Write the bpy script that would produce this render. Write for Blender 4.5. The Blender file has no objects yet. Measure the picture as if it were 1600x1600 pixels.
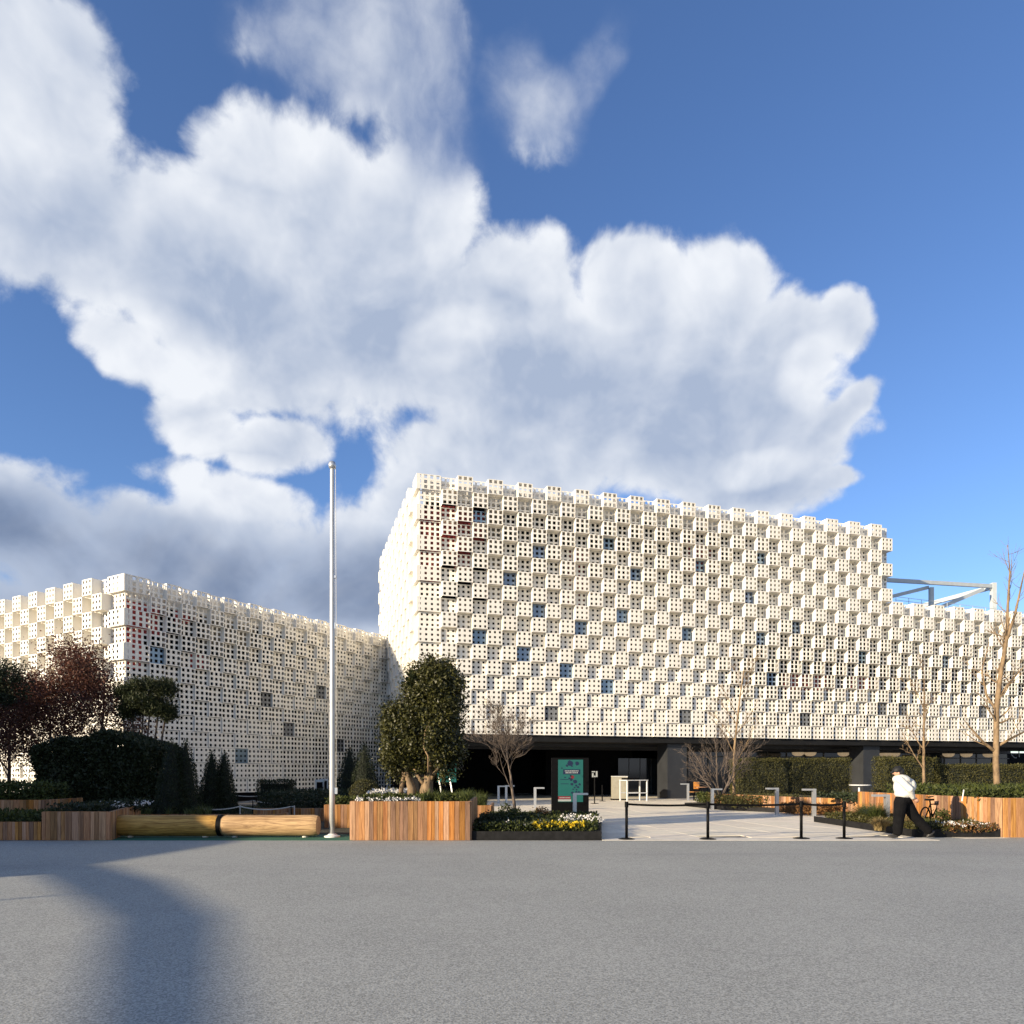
import bpy, math, random
import numpy as np
from mathutils import Vector, Matrix

random.seed(7); rng = np.random.default_rng(7)
S = bpy.context.scene
COL = S.collection
R = math.radians

# ------------------------------------------------------------------ camera
F, CX, HY, EYE = 1147.0, 800.0, 1205.0, 1.6      # focal length, centre, horizon (in 1600 px units) and eye height
cam_d = bpy.data.cameras.new('camera'); cam = bpy.data.objects.new('camera', cam_d); COL.objects.link(cam)
cam.location = (0, 0, EYE); cam.rotation_euler = (R(90), 0, 0)
cam_d.sensor_width = 36; cam_d.lens = F/1600*36; cam_d.shift_y = (HY-800)/1600
cam_d.clip_end = 3000; cam_d.clip_start = 0.1
S.camera = cam

# ------------------------------------------------------------------ light
SUNH = Vector((0.81, 0.586)).normalized()        # horizontal travel direction of the sunlight
SUN_EL = 14.0
sd = bpy.data.lights.new('sun', 'SUN'); sun = bpy.data.objects.new('sun', sd); COL.objects.link(sun)
sd.energy = 4.4; sd.angle = R(0.53); sd.color = (1.0, 0.83, 0.585)
ldir = Vector((SUNH.x*math.cos(R(SUN_EL)), SUNH.y*math.cos(R(SUN_EL)), -math.sin(R(SUN_EL))))
sun.rotation_euler = ldir.to_track_quat('-Z', 'Y').to_euler()
sun.location = (-60, -40, 40)
S.view_settings.view_transform = 'Standard'; S.view_settings.look = 'None'
S.view_settings.gamma = 1.0; S.view_settings.use_curve_mapping = False
S.view_settings.exposure = 1.1
S.cycles.max_bounces = 8; S.cycles.diffuse_bounces = 5; S.cycles.glossy_bounces = 3
S.cycles.transparent_max_bounces = 6; S.cycles.use_denoising = True
S.cycles.sample_clamp_indirect = 6.0

# ------------------------------------------------------------------ world: Nishita sky + clouds
W = bpy.data.worlds.new('World'); S.world = W; W.use_nodes = True
wt = W.node_tree; wt.nodes.clear()
def nd(tree, typ, **kw):
    n = tree.nodes.new(typ)
    for k, v in kw.items(): setattr(n, k, v)
    return n
class X:
    """small expression wrapper round node sockets"""
    def __init__(s, tree, sock): s.t, s.s = tree, sock
    def _m(s, op, b=None, c=None, clamp=False):
        n = nd(s.t, 'ShaderNodeMath', operation=op, use_clamp=clamp)
        for i, v in enumerate((s, b, c)):
            if v is None: continue
            if isinstance(v, X): s.t.links.new(v.s, n.inputs[i])
            else: n.inputs[i].default_value = v
        return X(s.t, n.outputs[0])
    def __add__(s, o): return s._m('ADD', o)
    def __sub__(s, o): return s._m('SUBTRACT', o)
    def __mul__(s, o): return s._m('MULTIPLY', o)
    __rmul__ = __mul__; __radd__ = __add__
    def mx(s, o): return s._m('MAXIMUM', o)
    def mn(s, o): return s._m('MINIMUM', o)
    def clamp(s): return s._m('ADD', 0.0, clamp=True)
    def smooth(s, a, b):
        n = nd(s.t, 'ShaderNodeMapRange', interpolation_type='SMOOTHSTEP')
        s.t.links.new(s.s, n.inputs[0]); n.inputs[1].default_value = a; n.inputs[2].default_value = b
        n.inputs[3].default_value = 0; n.inputs[4].default_value = 1
        return X(s.t, n.outputs[0])
def mixc(tree, f, a, b):
    n = nd(tree, 'ShaderNodeMix', data_type='RGBA')
    for i, v in ((0, f), (6, a), (7, b)):
        if isinstance(v, X): tree.links.new(v.s, n.inputs[i])
        elif isinstance(v, (int, float)): n.inputs[i].default_value = v
        else: n.inputs[i].default_value = (*v[:3], 1)
    return X(tree, n.outputs[2])
def vmath(tree, op, a, b=None):
    n = nd(tree, 'ShaderNodeVectorMath', operation=op)
    for i, v in enumerate((a, b)):
        if v is None: continue
        if isinstance(v, X): tree.links.new(v.s, n.inputs[i])
        else: n.inputs[i].default_value = v
    return X(tree, n.outputs['Value'] if op in ('DOT_PRODUCT', 'LENGTH') else n.outputs[0])
def noise(tree, vec, scale, detail=4, rough=0.55, dist=0.0, color=False):
    n = nd(tree, 'ShaderNodeTexNoise'); tree.links.new(vec.s, n.inputs['Vector'])
    n.inputs['Scale'].default_value = scale; n.inputs['Detail'].default_value = detail
    n.inputs['Roughness'].default_value = rough; n.inputs['Distortion'].default_value = dist
    return X(tree, n.outputs['Color' if color else 'Fac'])
def pdir(px, py): return Vector(((px-CX)/F, 1.0, (HY-py)/F)).normalized()

sky = nd(wt, 'ShaderNodeTexSky', sky_type='NISHITA', sun_disc=False)
sky.sun_elevation = R(SUN_EL)
sky.sun_rotation = math.atan2(-SUNH.x, -SUNH.y)
sky.altitude = 0; sky.air_density = 1.0; sky.dust_density = 0.15; sky.ozone_density = 3.0
tc = nd(wt, 'ShaderNodeTexCoord'); D = X(wt, tc.outputs['Generated'])
# clouds: banks placed by direction (az/el), broken up by warped fractal noise
BL = [  # px, py, rx, ry, angle, weight
 (40,120,170,150,0,1.0),(110,285,210,150,42,1.0),(420,270,150,115,10,1.0),(500,60,140,110,20,.62),(650,130,80,190,5,.52),
 (320,430,260,150,32,1.0),(640,340,105,140,15,.8),(560,500,280,160,10,1.0),(810,450,110,100,0,1.0),(850,560,270,150,5,1.0),
 (990,450,110,95,0,1.0),(1100,460,85,105,0,.95),(1050,640,260,130,5,1.0),(1205,535,95,85,0,.9),(1160,735,140,60,0,.95),
 (1285,650,95,28,-45,.9),(1290,735,60,22,-10,.8),(1300,500,50,60,-20,.7),(770,700,190,80,5,.85),(200,525,110,55,35,.9),(290,655,90,55,20,.8),(420,695,90,50,-10,.8),(270,730,90,40,20,.8),(360,770,140,45,10,.85),
 (20,800,210,110,12,1.1),(250,870,360,120,8,1.1),(520,900,180,100,0,1.05),(100,970,480,130,0,1.0),(570,835,100,50,0,.8),
 (828,150,75,75,20,.50),(930,90,105,40,-52,.45),(840,225,55,70,0,.4),(700,850,240,110,0,.9)]
def blob(px, py, rx, ry, ang, wgt):
    c = pdir(px, py); a = R(ang)
    ax = (pdir(px+20*math.cos(a), py+20*math.sin(a))-c); ay = (pdir(px-20*math.sin(a), py+20*math.cos(a))-c)
    la, lb = ax.length/20*rx, ay.length/20*ry
    ax.normalize(); ay = ay-ax*ay.dot(ax); ay.normalize()
    return tuple(ax/la), tuple(ay/lb), wgt
def mask_at(vec):
    out = None
    for b in BL:
        ax, ay, w = blob(*b)
        u = vmath(wt, 'DOT_PRODUCT', vec, ax); v = vmath(wt, 'DOT_PRODUCT', vec, ay)
        q = (u*u)._m('ADD', v*v)
        m = (q*-0.5 + 1.0)*w
        out = m if out is None else out._m('SMOOTH_MAX', m, 0.15)
    return out.mx(-0.6)
warp = noise(wt, D, 3.2, 4, 0.55, color=True)
wv = vmath(wt, 'SCALE', vmath(wt, 'SUBTRACT', warp, (.5, .5, .5))); wv.s.node.inputs['Scale'].default_value = 0.11
DW = vmath(wt, 'ADD', D, wv)
mask = mask_at(vmath(wt, 'ADD', D, vmath(wt, 'MULTIPLY', wv, (.55, .55, .55))))
# the rest of the sky, out of view, carries the same broken cloud
fr = vmath(wt, 'DOT_PRODUCT', D, tuple(pdir(800, 500)))
gen = (noise(wt, D, 1.6, 2, 0.5)-0.5)*5.0 + 0.25
outside = fr.smooth(0.72, 0.60)
mask = mask._m('ADD', outside*((gen-mask)))
n1 = noise(wt, DW, 4.5, 5, 0.55)
n2 = noise(wt, DW, 17.0, 6, 0.62)
sv = Vector((-0.62, -0.35, 0.70)).normalized()*0.05
n2s = noise(wt, vmath(wt, 'ADD', DW, tuple(sv*.3)), 17.0, 3, 0.62)
DS = vmath(wt, 'ADD', DW, tuple(sv*.7))
n1s = noise(wt, vmath(wt, 'ADD', DW, tuple(sv)), 4.5, 4, 0.56)
def vor(vec):
    n = nd(wt, 'ShaderNodeTexVoronoi', feature='F1', normalize=True); wt.links.new(vec.s, n.inputs['Vector'])
    n.inputs['Scale'].default_value = 8.5; n.inputs['Detail'].default_value = 2.5; n.inputs['Roughness'].default_value = .55
    return X(wt, n.outputs['Distance'])
v0 = vor(DW); v1 = vor(DS)
d0 = mask*0.95 + (n1-0.5)*1.35 + (n2-0.5)*0.60 + v0*-1.15 + 0.30 - 0.26
alpha = d0.smooth(-0.06, 0.22)
thick = d0.smooth(0.10, 0.85)
def spots(lst):
    out = None
    for b in lst:
        ax, ay, w = blob(*b)
        u = vmath(wt, 'DOT_PRODUCT', DW, ax); v = vmath(wt, 'DOT_PRODUCT', DW, ay)
        q = ((u*u)+(v*v))*-1.0+1.0
        out = q.mx(0.0) if out is None else out.mx(q)
    return out.smooth(0.0, 0.8)
wisp = spots(((540,50,230,150,0,1),(680,150,110,190,0,1),(860,140,180,150,0,1)))
alpha = alpha + wisp*(d0.smooth(-0.25, 0.75)*0.85 - alpha)
lowdark = spots(((60,850,420,150,5,1.0),(470,910,260,110,0,.8)))
bright = spots(((50,150,170,150,0,1),(230,520,190,70,15,1),(400,200,140,80,0,1),(690,330,80,90,0,1),(830,400,110,70,0,1),(960,440,110,60,0,1),
                (1070,430,80,70,0,1),(690,540,90,60,-30,1),(1250,570,80,60,-30,1),(350,755,170,60,0,1),(330,670,120,50,0,1),(90,650,110,28,14,1),(195,705,60,25,20,1),(1170,710,90,40,0,1)))
greyp = spots(((880,600,330,85,5,1),(560,540,230,80,10,1),(330,440,230,90,25,1),(1120,660,200,60,0,1),(1200,770,180,40,0,1),(150,330,120,90,30,1)))
lit = (n1-n1s)*1.1 + (v1-v0)*1.5 + (n2-n2s)*0.8 + (n1-0.5)*0.6 + 0.37
shade = (((lit + bright*0.34 - greyp*0.13 - thick*0.30 + (n2-0.5)*0.30 + (thick*-1.0+1.0)*0.32).clamp())*0.86 + 0.12)*(lowdark*-0.62+1.0)
K = 0.45
white = (0.95*K, 0.98*K, 1.03*K); grey = (0.36*K, 0.45*K, 0.63*K); dark = (0.135*K, 0.20*K, 0.345*K)
cc = mixc(wt, shade, mixc(wt, (lowdark*thick), grey, dark), white)
SKY_STR = 0.098
bs = nd(wt, 'ShaderNodeMix', data_type='RGBA', blend_type='MULTIPLY'); bs.inputs[0].default_value = 1
wt.links.new(sky.outputs[0], bs.inputs[6]); bs.inputs[7].default_value = (SKY_STR*0.75, SKY_STR*0.82, SKY_STR*1.02, 1)
fin = mixc(wt, alpha*0.97, X(wt, bs.outputs[2]), cc)
bg = nd(wt, 'ShaderNodeBackground'); wt.links.new(fin.s, bg.inputs[0]); bg.inputs[1].default_value = 1.0
wo = nd(wt, 'ShaderNodeOutputWorld'); wt.links.new(bg.outputs[0], wo.inputs[0])
W.cycles.sampling_method = 'MANUAL'; W.cycles.sample_map_resolution = 512

# ------------------------------------------------------------------ helpers
def G(px, py): d = F*EYE/(py-HY); return (px-CX)/F*d, d                 # pixel on the ground -> X, depth
def PX(px, d): return (px-CX)/F*d
def PZ(py, d): return EYE+(HY-py)/F*d
def mesh(name, v, f, smooth=False):
    m = bpy.data.meshes.new(name)
    m.from_pydata([tuple(map(float, p)) for p in v] if not isinstance(v, np.ndarray) else v.tolist(), [],
                  f if not isinstance(f, np.ndarray) else f.tolist())
    if smooth: m.polygons.foreach_set('use_smooth', np.ones(len(m.polygons), bool))
    m.update(); return m
def link(name, me, mat=None, parent=None, loc=(0, 0, 0), rz=0):
    o = bpy.data.objects.new(name, me); COL.objects.link(o)
    if mat is not None and me is not None and not me.materials: me.materials.append(mat)
    o.location = loc; o.rotation_euler = (0, 0, rz); o.parent = parent
    return o
def tag(o, label, cat, group=None, kind=None):
    if label: o['label'] = label
    if cat: o['category'] = cat
    if group: o['group'] = group
    if kind: o['kind'] = kind
    return o
def thing(name, label, cat, loc=(0, 0, 0), rz=0, group=None):
    o = bpy.data.objects.new(name, None); COL.objects.link(o); o.empty_display_size = .2
    o.location = loc; o.rotation_euler = (0, 0, rz)
    return tag(o, label, cat, group)
class MB:
    def __init__(s): s.v, s.f = [], []
    def add(s, v, f):
        k = len(s.v); s.v += [tuple(p) for p in v]; s.f += [tuple(i+k for i in q) for q in f]; return s
    def box(s, x0, x1, y0, y1, z0, z1):
        return s.add([(x0,y0,z0),(x1,y0,z0),(x1,y1,z0),(x0,y1,z0),(x0,y0,z1),(x1,y0,z1),(x1,y1,z1),(x0,y1,z1)],
                     [(0,3,2,1),(4,5,6,7),(0,1,5,4),(1,2,6,5),(2,3,7,6),(3,0,4,7)])
    def prism(s, poly, z0, z1):
        n = len(poly)
        return s.add([(x,y,z0) for x,y in poly]+[(x,y,z1) for x,y in poly],
                     [tuple(range(n))[::-1], tuple(range(n,2*n))]+[(i,(i+1)%n,n+(i+1)%n,n+i) for i in range(n)])
    def tube(s, pts, rad, sides=8, caps=True):
        pts = [Vector(p) for p in pts]; rad = rad if hasattr(rad, '__len__') else [rad]*len(pts)
        k = len(s.v); up = Vector((0,0,1)); prev = None
        for i, p in enumerate(pts):
            t = (pts[min(i+1,len(pts)-1)]-pts[max(i-1,0)]).normalized()
            a = prev if prev is not None else (up.cross(t) if abs(t.z) < .95 else Vector((1,0,0)))
            a = (a-t*a.dot(t)).normalized(); b = t.cross(a); prev = a
            for j in range(sides):
                th = 2*math.pi*j/sides; s.v.append(tuple(p+(a*math.cos(th)+b*math.sin(th))*rad[i]))
        for i in range(len(pts)-1):
            for j in range(sides):
                j2 = (j+1)%sides; s.f.append((k+i*sides+j, k+i*sides+j2, k+(i+1)*sides+j2, k+(i+1)*sides+j))
        if caps:
            s.f.append(tuple(k+j for j in range(sides))[::-1]); e = k+(len(pts)-1)*sides
            s.f.append(tuple(e+j for j in range(sides)))
        return s
    def lathe(s, prof, c=(0,0,0), n=20):
        k = len(s.v)
        for r, z in prof:
            for j in range(n):
                a = 2*math.pi*j/n; s.v.append((c[0]+r*math.cos(a), c[1]+r*math.sin(a), c[2]+z))
        for i in range(len(prof)-1):
            for j in range(n):
                j2 = (j+1)%n; s.f.append((k+i*n+j, k+i*n+j2, k+(i+1)*n+j2, k+(i+1)*n+j))
        s.f.append(tuple(k+j for j in range(n))[::-1]); e = k+(len(prof)-1)*n; s.f.append(tuple(e+j for j in range(n)))
        return s
    def bar(s, a, b, w, h):
        a, b = Vector(a), Vector(b); t = (b-a).normalized()
        u = Vector((0,0,1)).cross(t); u = Vector((1,0,0)) if u.length < 1e-4 else u.normalized(); v = t.cross(u)
        c = [(-w/2,-h/2),(w/2,-h/2),(w/2,h/2),(-w/2,h/2)]
        return s.add([tuple(p+u*i+v*j) for p in (a,b) for i,j in c], [(3,2,1,0),(4,5,6,7),(0,1,5,4),(1,2,6,5),(2,3,7,6),(3,0,4,7)])
    def build(s, name, mat, parent=None, loc=(0,0,0), rz=0, smooth=False):
        return link(name, mesh(name, s.v, s.f, smooth), mat, parent, loc, rz)

# ------------------------------------------------------------------ materials
def pmat(name, col, rough=.6, var=.18, scale=6.0, bump=0.0, bscale=None, metal=0.0, spec=0.5, rand=0.0, island=0.0,
         stretch=(1,1,1), col2=None, emit=None, estr=0.0, detail=5):
    m = bpy.data.materials.new(name); m.use_nodes = True; t = m.node_tree; b = t.nodes['Principled BSDF']
    b.inputs['Roughness'].default_value = rough; b.inputs['Metallic'].default_value = metal
    b.inputs['Specular IOR Level'].default_value = spec
    co = X(t, nd(t, 'ShaderNodeTexCoord').outputs['Object'])
    v = vmath(t, 'MULTIPLY', co, stretch)
    n = noise(t, v, scale, detail, .6)
    c2 = col2 if col2 else tuple(c*(1-var*1.6) for c in col)
    c1 = col if col2 else tuple(min(1, c*(1+var*.6)) for c in col)
    c = mixc(t, n.smooth(.3, .7), c2, c1)
    if rand or island:
        src = X(t, nd(t, 'ShaderNodeObjectInfo').outputs['Random']) if rand else X(t, nd(t, 'ShaderNodeNewGeometry').outputs['Random Per Island'])
        k = rand or island
        h = nd(t, 'ShaderNodeHueSaturation'); t.links.new(c.s, h.inputs['Color'])
        t.links.new((src*k + (1-k/2)).s, h.inputs['Value'])
        fr = (src*7.31)._m('FRACT')
        t.links.new((fr*(k*.09) + (.5-k*.045)).s, h.inputs['Hue'])
        c = X(t, h.outputs[0])
    t.links.new(c.s, b.inputs['Base Color'])
    if bump:
        bn = nd(t, 'ShaderNodeBump'); bn.inputs['Strength'].default_value = bump; bn.inputs['Distance'].default_value = .02
        t.links.new(noise(t, v, bscale or scale*3, 4, .6).s, bn.inputs['Height']); t.links.new(bn.outputs[0], b.inputs['Normal'])
    if emit:
        b.inputs['Emission Color'].default_value = (*emit, 1); b.inputs['Emission Strength'].default_value = estr
    return m
def woodmat(name, a, b_, rand=.55, grain=9.0, axis=2, rough=.6):
    m = bpy.data.materials.new(name); m.use_nodes = True; t = m.node_tree; bs = t.nodes['Principled BSDF']
    bs.inputs['Roughness'].default_value = rough; bs.inputs['Specular IOR Level'].default_value = .25
    rn = X(t, nd(t, 'ShaderNodeObjectInfo').outputs['Random'])
    st = [grain*3]*3; st[axis] = 1.3
    co = X(t, nd(t, 'ShaderNodeTexCoord').outputs['Object'])
    cb = nd(t, 'ShaderNodeCombineXYZ')
    for i in range(3): t.links.new((rn*(17.0+i*5)).s, cb.inputs[i])
    v = vmath(t, 'ADD', vmath(t, 'MULTIPLY', co, tuple(st)), X(t, cb.outputs[0]))
    g = noise(t, v, 1.0, 6, .65, 1.2)
    c = mixc(t, g.smooth(.32, .68), a, b_)
    h = nd(t, 'ShaderNodeHueSaturation'); t.links.new(c.s, h.inputs['Color'])
    t.links.new((rn*rand + (1-rand*.55)).s, h.inputs['Value'])
    t.links.new(((rn*9.7)._m('FRACT')*.014 + .493).s, h.inputs['Hue'])
    t.links.new(((rn*5.3)._m('FRACT')*.34 + .74).s, h.inputs['Saturation'])
    t.links.new(h.outputs[0], bs.inputs['Base Color'])
    bn = nd(t, 'ShaderNodeBump'); bn.inputs['Strength'].default_value = .35; bn.inputs['Distance'].default_value = .01
    t.links.new(g.s, bn.inputs['Height']); t.links.new(bn.outputs[0], bs.inputs['Normal'])
    return m
def leafmat(name, a, b_, rough=.45, spec=.5, trans=.25):
    m = bpy.data.materials.new(name); m.use_nodes = True; t = m.node_tree; bs = t.nodes['Principled BSDF']
    bs.inputs['Roughness'].default_value = rough; bs.inputs['Specular IOR Level'].default_value = spec
    rn = X(t, nd(t, 'ShaderNodeNewGeometry').outputs['Random Per Island'])
    co = X(t, nd(t, 'ShaderNodeTexCoord').outputs['Object'])
    big = noise(t, co, 1.7, 3, .5)
    c = mixc(t, (rn*.7 + big*.6 - .15).clamp(), a, b_)
    t.links.new(c.s, bs.inputs['Base Color'])
    if trans:
        tr = nd(t, 'ShaderNodeBsdfTranslucent'); t.links.new(c.s, tr.inputs[0])
        mx = nd(t, 'ShaderNodeMixShader'); mx.inputs[0].default_value = trans
        t.links.new(bs.outputs[0], mx.inputs[1]); t.links.new(tr.outputs[0], mx.inputs[2])
        t.links.new(mx.outputs[0], t.nodes['Material Output'].inputs[0])
    return m
def whitemat():
    m = bpy.data.materials.new('white_coated_metal'); m.use_nodes = True; t = m.node_tree; b = t.nodes['Principled BSDF']
    b.inputs['Roughness'].default_value = .45
    P_ = X(t, nd(t, 'ShaderNodeNewGeometry').outputs['Position']); rn = X(t, nd(t, 'ShaderNodeObjectInfo').outputs['Random'])
    st = noise(t, vmath(t, 'MULTIPLY', P_, (3.2, 3.2, .35)), 1.0, 5, .62); bl = noise(t, P_, .35, 3, .5)
    k = (st.smooth(.50, .82)*.16 + bl.smooth(.4, .75)*.05 + rn*.05).clamp()
    c = mixc(t, k, (.80,.766,.695), (.44,.40,.34)); t.links.new(c.s, b.inputs['Base Color'])
    return m
M_white = whitemat()
M_whiteflat = pmat('white_paint', (.66,.66,.65), .5, .05, 3)
M_blue = pmat('blue_mirror_film', (.22,.30,.40), .25, .12, 1.5, metal=.45, rand=.3)
M_greyp = pmat('grey_weathered_panel', (.20,.21,.22), .5, .25, 6)
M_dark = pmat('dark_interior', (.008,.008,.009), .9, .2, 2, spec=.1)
M_soffit = pmat('charcoal_soffit', (.012,.0125,.0135), .7, .15, 2, spec=.2)
M_red = pmat('red_lining', (.20,.012,.012), .6, .1, 3)
M_redw = pmat('bright_red_lining', (.45,.05,.05), .6, .1, 3)
M_tan = pmat('beige_lining', (.16,.14,.10), .6, .1, 3)
M_col = pmat('charcoal_column_cladding', (.028,.030,.034), .45, .12, 1.5, bump=.05, bscale=30)
M_glass = pmat('dark_window_glass', (.02,.024,.028), .06, .1, 1, spec=.6)
M_mull = pmat('dark_mullion_metal', (.06,.06,.062), .4, .1, 4)
M_black = pmat('black_powder_coat', (.004,.004,.0045), .5, .2, 10, spec=.08)
M_blackmatte = pmat('black_edging_metal', (.011,.011,.012), .7, .3, 8, spec=.2)
M_silver = pmat('brushed_silver_metal', (.55,.56,.57), .35, .06, 20, metal=.7)
M_steel = pmat('pale_painted_steel', (.45,.49,.51), .5, .05, 3)
M_plank = woodmat('cedar_plank', (.20,.083,.024), (.42,.20,.068), rand=.8)
M_log = woodmat('peeled_log', (.19,.088,.018), (.53,.30,.082), rand=.2, grain=8, axis=0, rough=.6)
M_logend = woodmat('log_end_grain', (.36,.22,.10), (.50,.34,.17), rand=.2, grain=5, axis=0)
M_soil = pmat('dark_soil', (.035,.026,.018), .9, .4, 14, bump=.5)
M_turf = pmat('green_rubber_floor', (.012,.115,.07), .85, .2, 30, bump=.2, bscale=120)
M_rope = pmat('white_rope', (.62,.60,.54), .8, .15, 40)
M_stone = pmat('pale_stone', (.55,.53,.48), .7, .1, 5, bump=.1)
M_teal = pmat('teal_screen', (.007,.075,.066), .35, .05, 2, emit=(.02,.22,.19), estr=.045)
M_navy = pmat('navy_print', (.004,.010,.040), .4, .1, 5)
M_redp = pmat('red_print', (.16,.010,.016), .4, .1, 5)
M_whitep = pmat('white_print', (.28,.30,.30), .5, .05, 5)
M_bark = pmat('grey_brown_bark', (.13,.10,.08), .85, .35, 9, bump=.6, bscale=30, stretch=(1,1,.35))
M_birch = pmat('pale_bark', (.23,.155,.085), .8, .3, 7, bump=.4, bscale=25, stretch=(1,1,.5))
M_darkbark = pmat('dark_bark', (.09,.065,.05), .9, .3, 10, bump=.5)
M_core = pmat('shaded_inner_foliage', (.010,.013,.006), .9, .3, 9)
L_cam = leafmat('glossy_evergreen_leaf', (.010,.013,.003), (.078,.075,.018), .45, .35, .05)
L_hedge = leafmat('conifer_hedge_leaf', (.024,.026,.006), (.085,.078,.020), .6, .3, .12)
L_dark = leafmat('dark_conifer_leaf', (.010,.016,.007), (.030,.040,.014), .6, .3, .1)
L_pine = leafmat('pine_needles', (.010,.016,.005), (.040,.050,.014), .6, .3, .12)
L_brown = leafmat('russet_leaf', (.055,.024,.017), (.15,.058,.036), .6, .3, .2)
L_green = leafmat('fresh_green_leaf', (.020,.030,.007), (.075,.088,.020), .6, .25, .2)
L_grass = leafmat('strap_leaf', (.030,.046,.012), (.12,.14,.04), .55, .3, .2)
L_tan = leafmat('dry_grass_blade', (.16,.11,.045), (.34,.26,.12), .7, .2, .25)
L_brownish = leafmat('brown_heath_leaf', (.10,.05,.02), (.26,.13,.045), .7, .2, .2)
L_yellow = leafmat('yellow_petal', (.60,.42,.02), (.85,.68,.06), .6, .2, .3)
L_white = leafmat('white_petal', (.70,.68,.66), (.85,.84,.82), .6, .2, .3)

# ------------------------------------------------------------------ ground
def asphalt():
    m = bpy.data.materials.new('asphalt_aggregate'); m.use_nodes = True; t = m.node_tree; b = t.nodes['Principled BSDF']
    b.inputs['Roughness'].default_value = .82; b.inputs['Specular IOR Level'].default_value = .35
    co = X(t, nd(t, 'ShaderNodeTexCoord').outputs['Object'])
    vo = nd(t, 'ShaderNodeTexVoronoi'); t.links.new(co.s, vo.inputs['Vector']); vo.inputs['Scale'].default_value = 85
    cs = nd(t, 'ShaderNodeSeparateColor'); t.links.new(vo.outputs['Color'], cs.inputs[0])
    g = X(t, cs.outputs[0])
    fine = noise(t, co, 60, 2, .6); blot = noise(t, co, .45, 4, .6); mid = noise(t, co, 6, 3, .6)
    f = (g*.62 + fine*.45 + (blot-.5)*.28 + (mid-.5)*.12 - .04).clamp()
    c = mixc(t, f, (.125,.127,.118), (.50,.505,.465))
    # faint laid lanes and stains
    st = vmath(t, 'MULTIPLY', co, (.05, .55, 1)); lane = noise(t, st, 1.0, 3, .5)
    c = mixc(t, lane.smooth(.55, .75)*.25, c, (.17,.175,.18))
    sp = noise(t, vmath(t, 'MULTIPLY', co, (1, .35, 1)), 1.1, 6, .7); c = mixc(t, sp.smooth(.60, .80)*.35, c, (.12,.12,.115))
    t.links.new(c.s, b.inputs['Base Color'])
    bn = nd(t, 'ShaderNodeBump'); bn.inputs['Strength'].default_value = .55; bn.inputs['Distance'].default_value = .006
    t.links.new((g*.6+fine).s, bn.inputs['Height']); t.links.new(bn.outputs[0], b.inputs['Normal'])
    return m
M_asph = asphalt()
tag(MB().box(-600,600,-400,900,-.5,-.02).build('ground', pmat('far_ground', (.16,.155,.14), .9, .2, .3)), None, None, kind='structure')
tag(MB().box(-90,90,-90,16.95,-.02,0.0).build('road', M_asph), None, None, kind='structure')
tag(MB().box(-9.75,-3.7,16.952,18.55,-.02,.004).build('green_floor_strip', M_turf), None, None, kind='structure')
# plaza with slabs
plaza = tag(MB().box(-9.9,26,16.951,75,-.4,-.012).build('plaza', pmat('paving_joint', (.20,.19,.17), .9, .15, 5)), None, None, kind='structure')
M_slab = pmat('beige_paving_slab', (.70,.635,.52), .75, .07, 3, bump=.12, bscale=60, rand=.16)
slab_mesh = {}
def slab(w, l):
    if (w, l) not in slab_mesh:
        mb = MB().box(-w/2+.006, w/2-.006, -l/2+.006, l/2-.006, -.05, 0); slab_mesh[(w, l)] = mesh('slab', mb.v, mb.f)
    return slab_mesh[(w, l)]
ang = math.atan2(.17, .985)
ux, uy = Vector((math.cos(ang), math.sin(ang))), Vector((-math.sin(ang), math.cos(ang)))
n = 0
fill = MB()
for i in range(-10, 16):
    for j in range(-4, 26):
        off = .5*(i % 2)
        c = Vector((5.2, 17.6))+ux*(i*1.2)+uy*((j+off)*1.2)
        if not (-9.2 < c.x < 20 and 17.7 < c.y < 50): continue
        px = CX+F*c.x/c.y
        if c.y < 44 and (890 < px < 1345 or (480 < px < 560 and c.y < 25)):
            link('paving_slab', slab(1.2, 1.2), M_slab, plaza, (c.x, c.y, .001+.003*random.random()), ang); n += 1
        else:
            q = [c+ux*a*.594+uy*b*.594 for a, b in ((-1,-1),(1,-1),(1,1),(-1,1))]
            fill.prism([(p.x, p.y) for p in q], -.05, .002)
fo = fill.build('paving_slabs_beyond', M_slab, plaza); fo['kind'] = 'stuff'
tag(MB().box(9.9,40,16.951,17.77,-.02,.0005).build('road_edge', M_asph), None, None, kind='structure')
tag(MB().box(2.1,9.88,16.955,17.62,-.02,.006).build('kerb_strip', pmat('pale_kerb', (.66,.61,.52), .7, .1, 4, bump=.1)), None, None, kind='structure')
# garden soil behind the kerb line on the left and on the right
tag(MB().box(-60,-3.75,18.56,34,-.1,.012).build('garden_soil', pmat('garden_soil_and_moss', (.040,.040,.020), .95, .5, 3, bump=.5, bscale=20)), None, None, kind='structure')

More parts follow.
